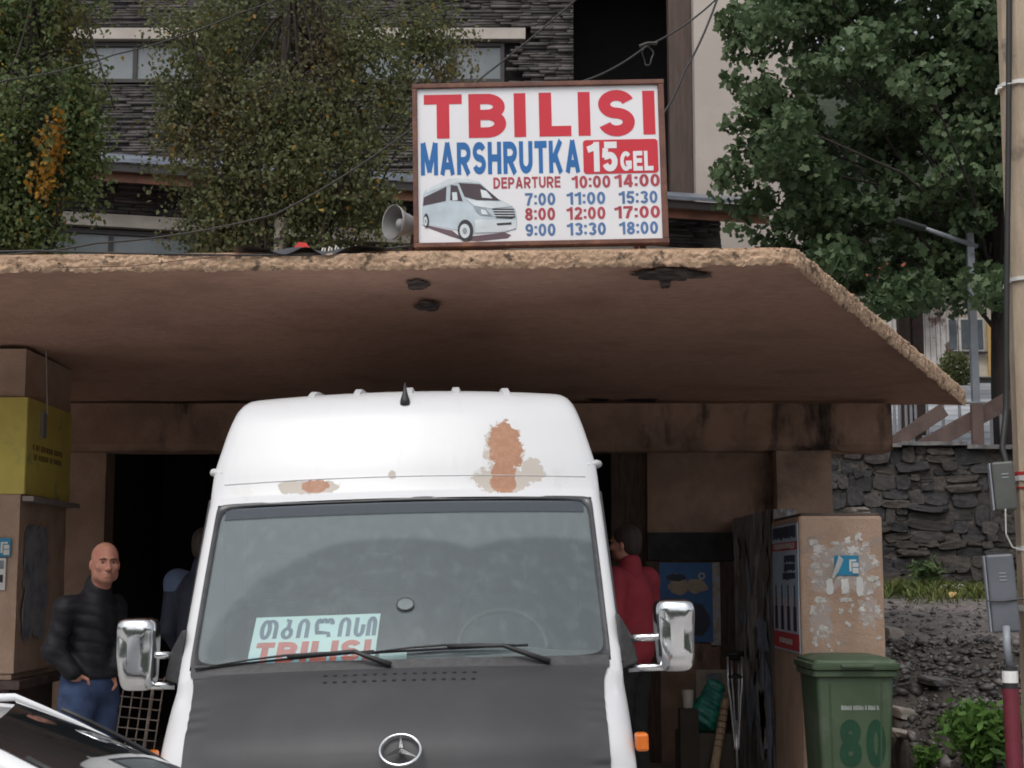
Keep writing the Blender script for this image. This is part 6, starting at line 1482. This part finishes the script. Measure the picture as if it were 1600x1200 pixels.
# ================================================================== GROUND COVER ON THE BANK
m_grav = M('loose_slate_chips', (0.115,0.105,0.10), (0.06,0.055,0.052), rough=0.55, scale=3, island=0.6)
rr = np.random.default_rng(8); n = 16000
X_ = rr.uniform(2.62, 6.2, n); Y0 = rr.uniform(7.2, 14.6, n); keep = rr.random(n) < np.where(Y0 < 12.4, 1.0, 0.28); X_, Y0 = X_[keep], Y0[keep]; n = len(X_)
Zt = np.array([terr(a, b) for a, b in zip(X_, Y0)]); sz = rr.gamma(1.6, 0.010, n) + 0.008; sz = np.minimum(sz, 0.075)*np.where(Y0 > 12.4, 0.6, 1)
octv = np.array([(1,0,0),(0,1,0),(-1,0,0),(0,-1,0),(0.2,0.1,1),(0,0,-1)], float); octf = np.array([(0,1,4),(1,2,4),(2,3,4),(3,0,4),(1,0,5),(2,1,5),(3,2,5),(0,3,5)])
jit = octv[None] * rr.uniform(0.55, 1.25, (n,6,1)) + rr.normal(size=(n,6,3))*0.15; jit[:,:,2] *= 0.55
th = rr.uniform(0, 6.28, n); c_, s_ = np.cos(th)[:,None], np.sin(th)[:,None]
tl_ = rr.normal(size=(n,1))*0.35
V = np.stack([jit[:,:,0]*c_-jit[:,:,1]*s_, jit[:,:,0]*s_+jit[:,:,1]*c_, jit[:,:,2]+tl_*jit[:,:,0]], -1)*sz[:,None,None] + np.stack([X_, Y0, Zt+sz*0.25], -1)[:,None,:]
F = (octf[None] + 6*np.arange(n)[:,None,None]).reshape(-1,3)
link_mesh('gravel', np_mesh('gravel', V.reshape(-1,3), F, m_grav), None, kind='stuff', label='loose dark slate chips covering the bank and track', cat='gravel')
for px, py, Y, sx, sy, lab in ((1478,1178,8.75,0.42,0.13,'long flat grey rock low on the bank near the pole'), (1410,1035,10.6,0.16,0.07,'pale brown stone just right of the bin lid'), (1405,1052,10.4,0.18,0.05,'flat pale stone under the other stone right of the bin lid'),
        (1392,928,12.6,0.16,0.11,'pale grey stone beside the low pillar on the track'), (1430,1150,9.1,0.22,0.10,'dark rock on the bank right of the bin'), (1465,1048,10.9,0.25,0.06,'flat slate lying on the bank above the bush'), (1340+80,1105,9.6,0.15,0.08,'small dark stone on the bank beside the bin')):
    p = P(px, py, Y); z = terr(p.x, Y); me = stones[int(px) % 18].copy(); me.materials.clear(); me.materials.append(m_slab if sx > 0.2 else bpy.data.materials['pale_stone'])
    link_mesh('rock', me, None, (p.x, Y, z+sy*0.3), (0.1, 0.12, 0.4), (sx, sx*0.7, sy), label=lab, cat='rock', group='loose rocks on the bank')
# grass strip along the wall foot
m_grass = leafmat('rough_grass', (0.09,0.13,0.035), (0.14,0.17,0.05), (0.19,0.18,0.06), 0.3)
n = 5200; X_ = rr.uniform(2.6, 6.4, n); Y0 = 14.6 + rr.random(n)**0.7*1.85; keep = np.array([fbm(a,b,4,1.1) > -0.22 for a,b in zip(X_,Y0)]); X_, Y0 = X_[keep], Y0[keep]; n = len(X_)
Z0 = np.array([terr(a,b) for a,b in zip(X_,Y0)]); h_ = rr.uniform(0.04,0.17,n); a_ = rr.uniform(0,6.28,n); ln = rr.normal(size=(n,2))*0.05; wd = 0.008
base = np.stack([X_,Y0,Z0],-1); off = np.stack([np.cos(a_)*wd, np.sin(a_)*wd, 0*a_],-1); mid = base + np.stack([ln[:,0]*0.4, ln[:,1]*0.4, h_*0.6],-1); tip = base + np.stack([ln[:,0]*1.6, ln[:,1]*1.6, h_],-1)
V = np.stack([base-off, base+off, mid+off*0.7, tip, mid-off*0.7],1); link_mesh('grass', np_mesh('grass', V.reshape(-1,3), np.arange(n*5).reshape(n,5), m_grass), None, kind='stuff', label='rough grass along the foot of the stone wall', cat='grass')
NARROW = [(0,-0.5),(0.14,-0.2),(0.16,0.1),(0.07,0.4),(0,0.6),(-0.07,0.4),(-0.16,0.1),(-0.14,-0.2)]
m_weed = leafmat('fresh_weed_leaves', (0.08,0.17,0.035), (0.12,0.23,0.05), (0.06,0.13,0.03), 0.35)
def weed(label, px, py, Y, rx, rz, nl, size, mat, seed, name='weed_bush'):
    p = P(px, py, Y); z = terr(p.x, Y); t = thing(name, label, 'weed', (p.x, Y, z-0.02)); r2 = np.random.default_rng(seed); pts = []
    ns = max(6, nl//22)
    for i in range(ns):
        a = r2.uniform(0,6.28); e = np.array((math.cos(a)*rx*r2.uniform(.1,1), math.sin(a)*rx*r2.uniform(.1,1), rz*r2.uniform(0.5,1.0)))
        s_ = np.sort(r2.uniform(0.25,1,22))[:,None]; pts.append(e*s_*np.array((1,1,1)) + np.array((0,0,0.1*rz))*np.sin(s_*3.1) + r2.normal(size=(22,3))*0.035)
        if i < 14: MB().tube([(0.3*e[0],0.3*e[1],0.0), tuple(e*0.6), tuple(e)], [0.005,0.004,0.002], 5).build('stem', mat, t)
    leaf_cloud('foliage', np.concatenate(pts), size, NARROW, mat, t, seed+1, flat=0.8)
weed('bright green bushy weed growing on the bank beside the pole', 1532, 1135, 9.4, 0.26, 0.42, 1500, 0.085, m_weed, 3)
weed('small green weed on the bank between the bin and the bush', 1448, 1098, 10.0, 0.12, 0.17, 260, 0.06, m_weed, 6)
weed('tall thin weed growing against the stone wall', 1447, 925, 16.0, 0.22, 0.36, 300, 0.10, leafmat('dull_weed_leaves', (0.06,0.10,0.04), (0.09,0.13,0.05), (0.05,0.08,0.03)), 9)
weed('yellowish low weed at the lower right corner of the bank', 1565, 1205, 8.7, 0.16, 0.20, 260, 0.07, m_grass, 15)
# litter
m_lit = M('white_plastic_litter', (0.68,0.68,0.68), (0.5,0.55,0.6), rough=0.5, scale=8)
for px, py, Y, s_, m_, lab in ((1476,911,15.6,0.16,m_paperg,'crumpled grey plastic litter in the grass by the wall'), (1500,906,15.7,0.15,m_lit,'white crumpled litter in the grass left of the meter box'), (1545,912,15.6,0.13,m_lit,'white crumpled litter in the grass beside the meter box'), (1489,931,14.9,0.09,m_ylw,'small yellow scrap lying at the edge of the track')):
    p = P(px,py,Y); f_ = Field((-0.2,-0.2,-0.12),(0.2,0.2,0.14),0.012); rip = lambda p_, t_: 0.02*np.sin(p_[...,0]*55+px)*np.sin(p_[...,1]*47)*np.sin(p_[...,2]*60+px)
    f_.ell((0,0,0),(s_*0.5,s_*0.4,s_*0.25),0.02,ripple=rip).ell((s_*0.25,0.02,0.02),(s_*0.3,s_*0.2,s_*0.2),0.02,ripple=rip)
    link_mesh('litter', f_.mesh('litter', m_), None, (p.x, Y, terr(p.x,Y)+s_*0.32), label=lab, cat='litter', group='litter along the wall')
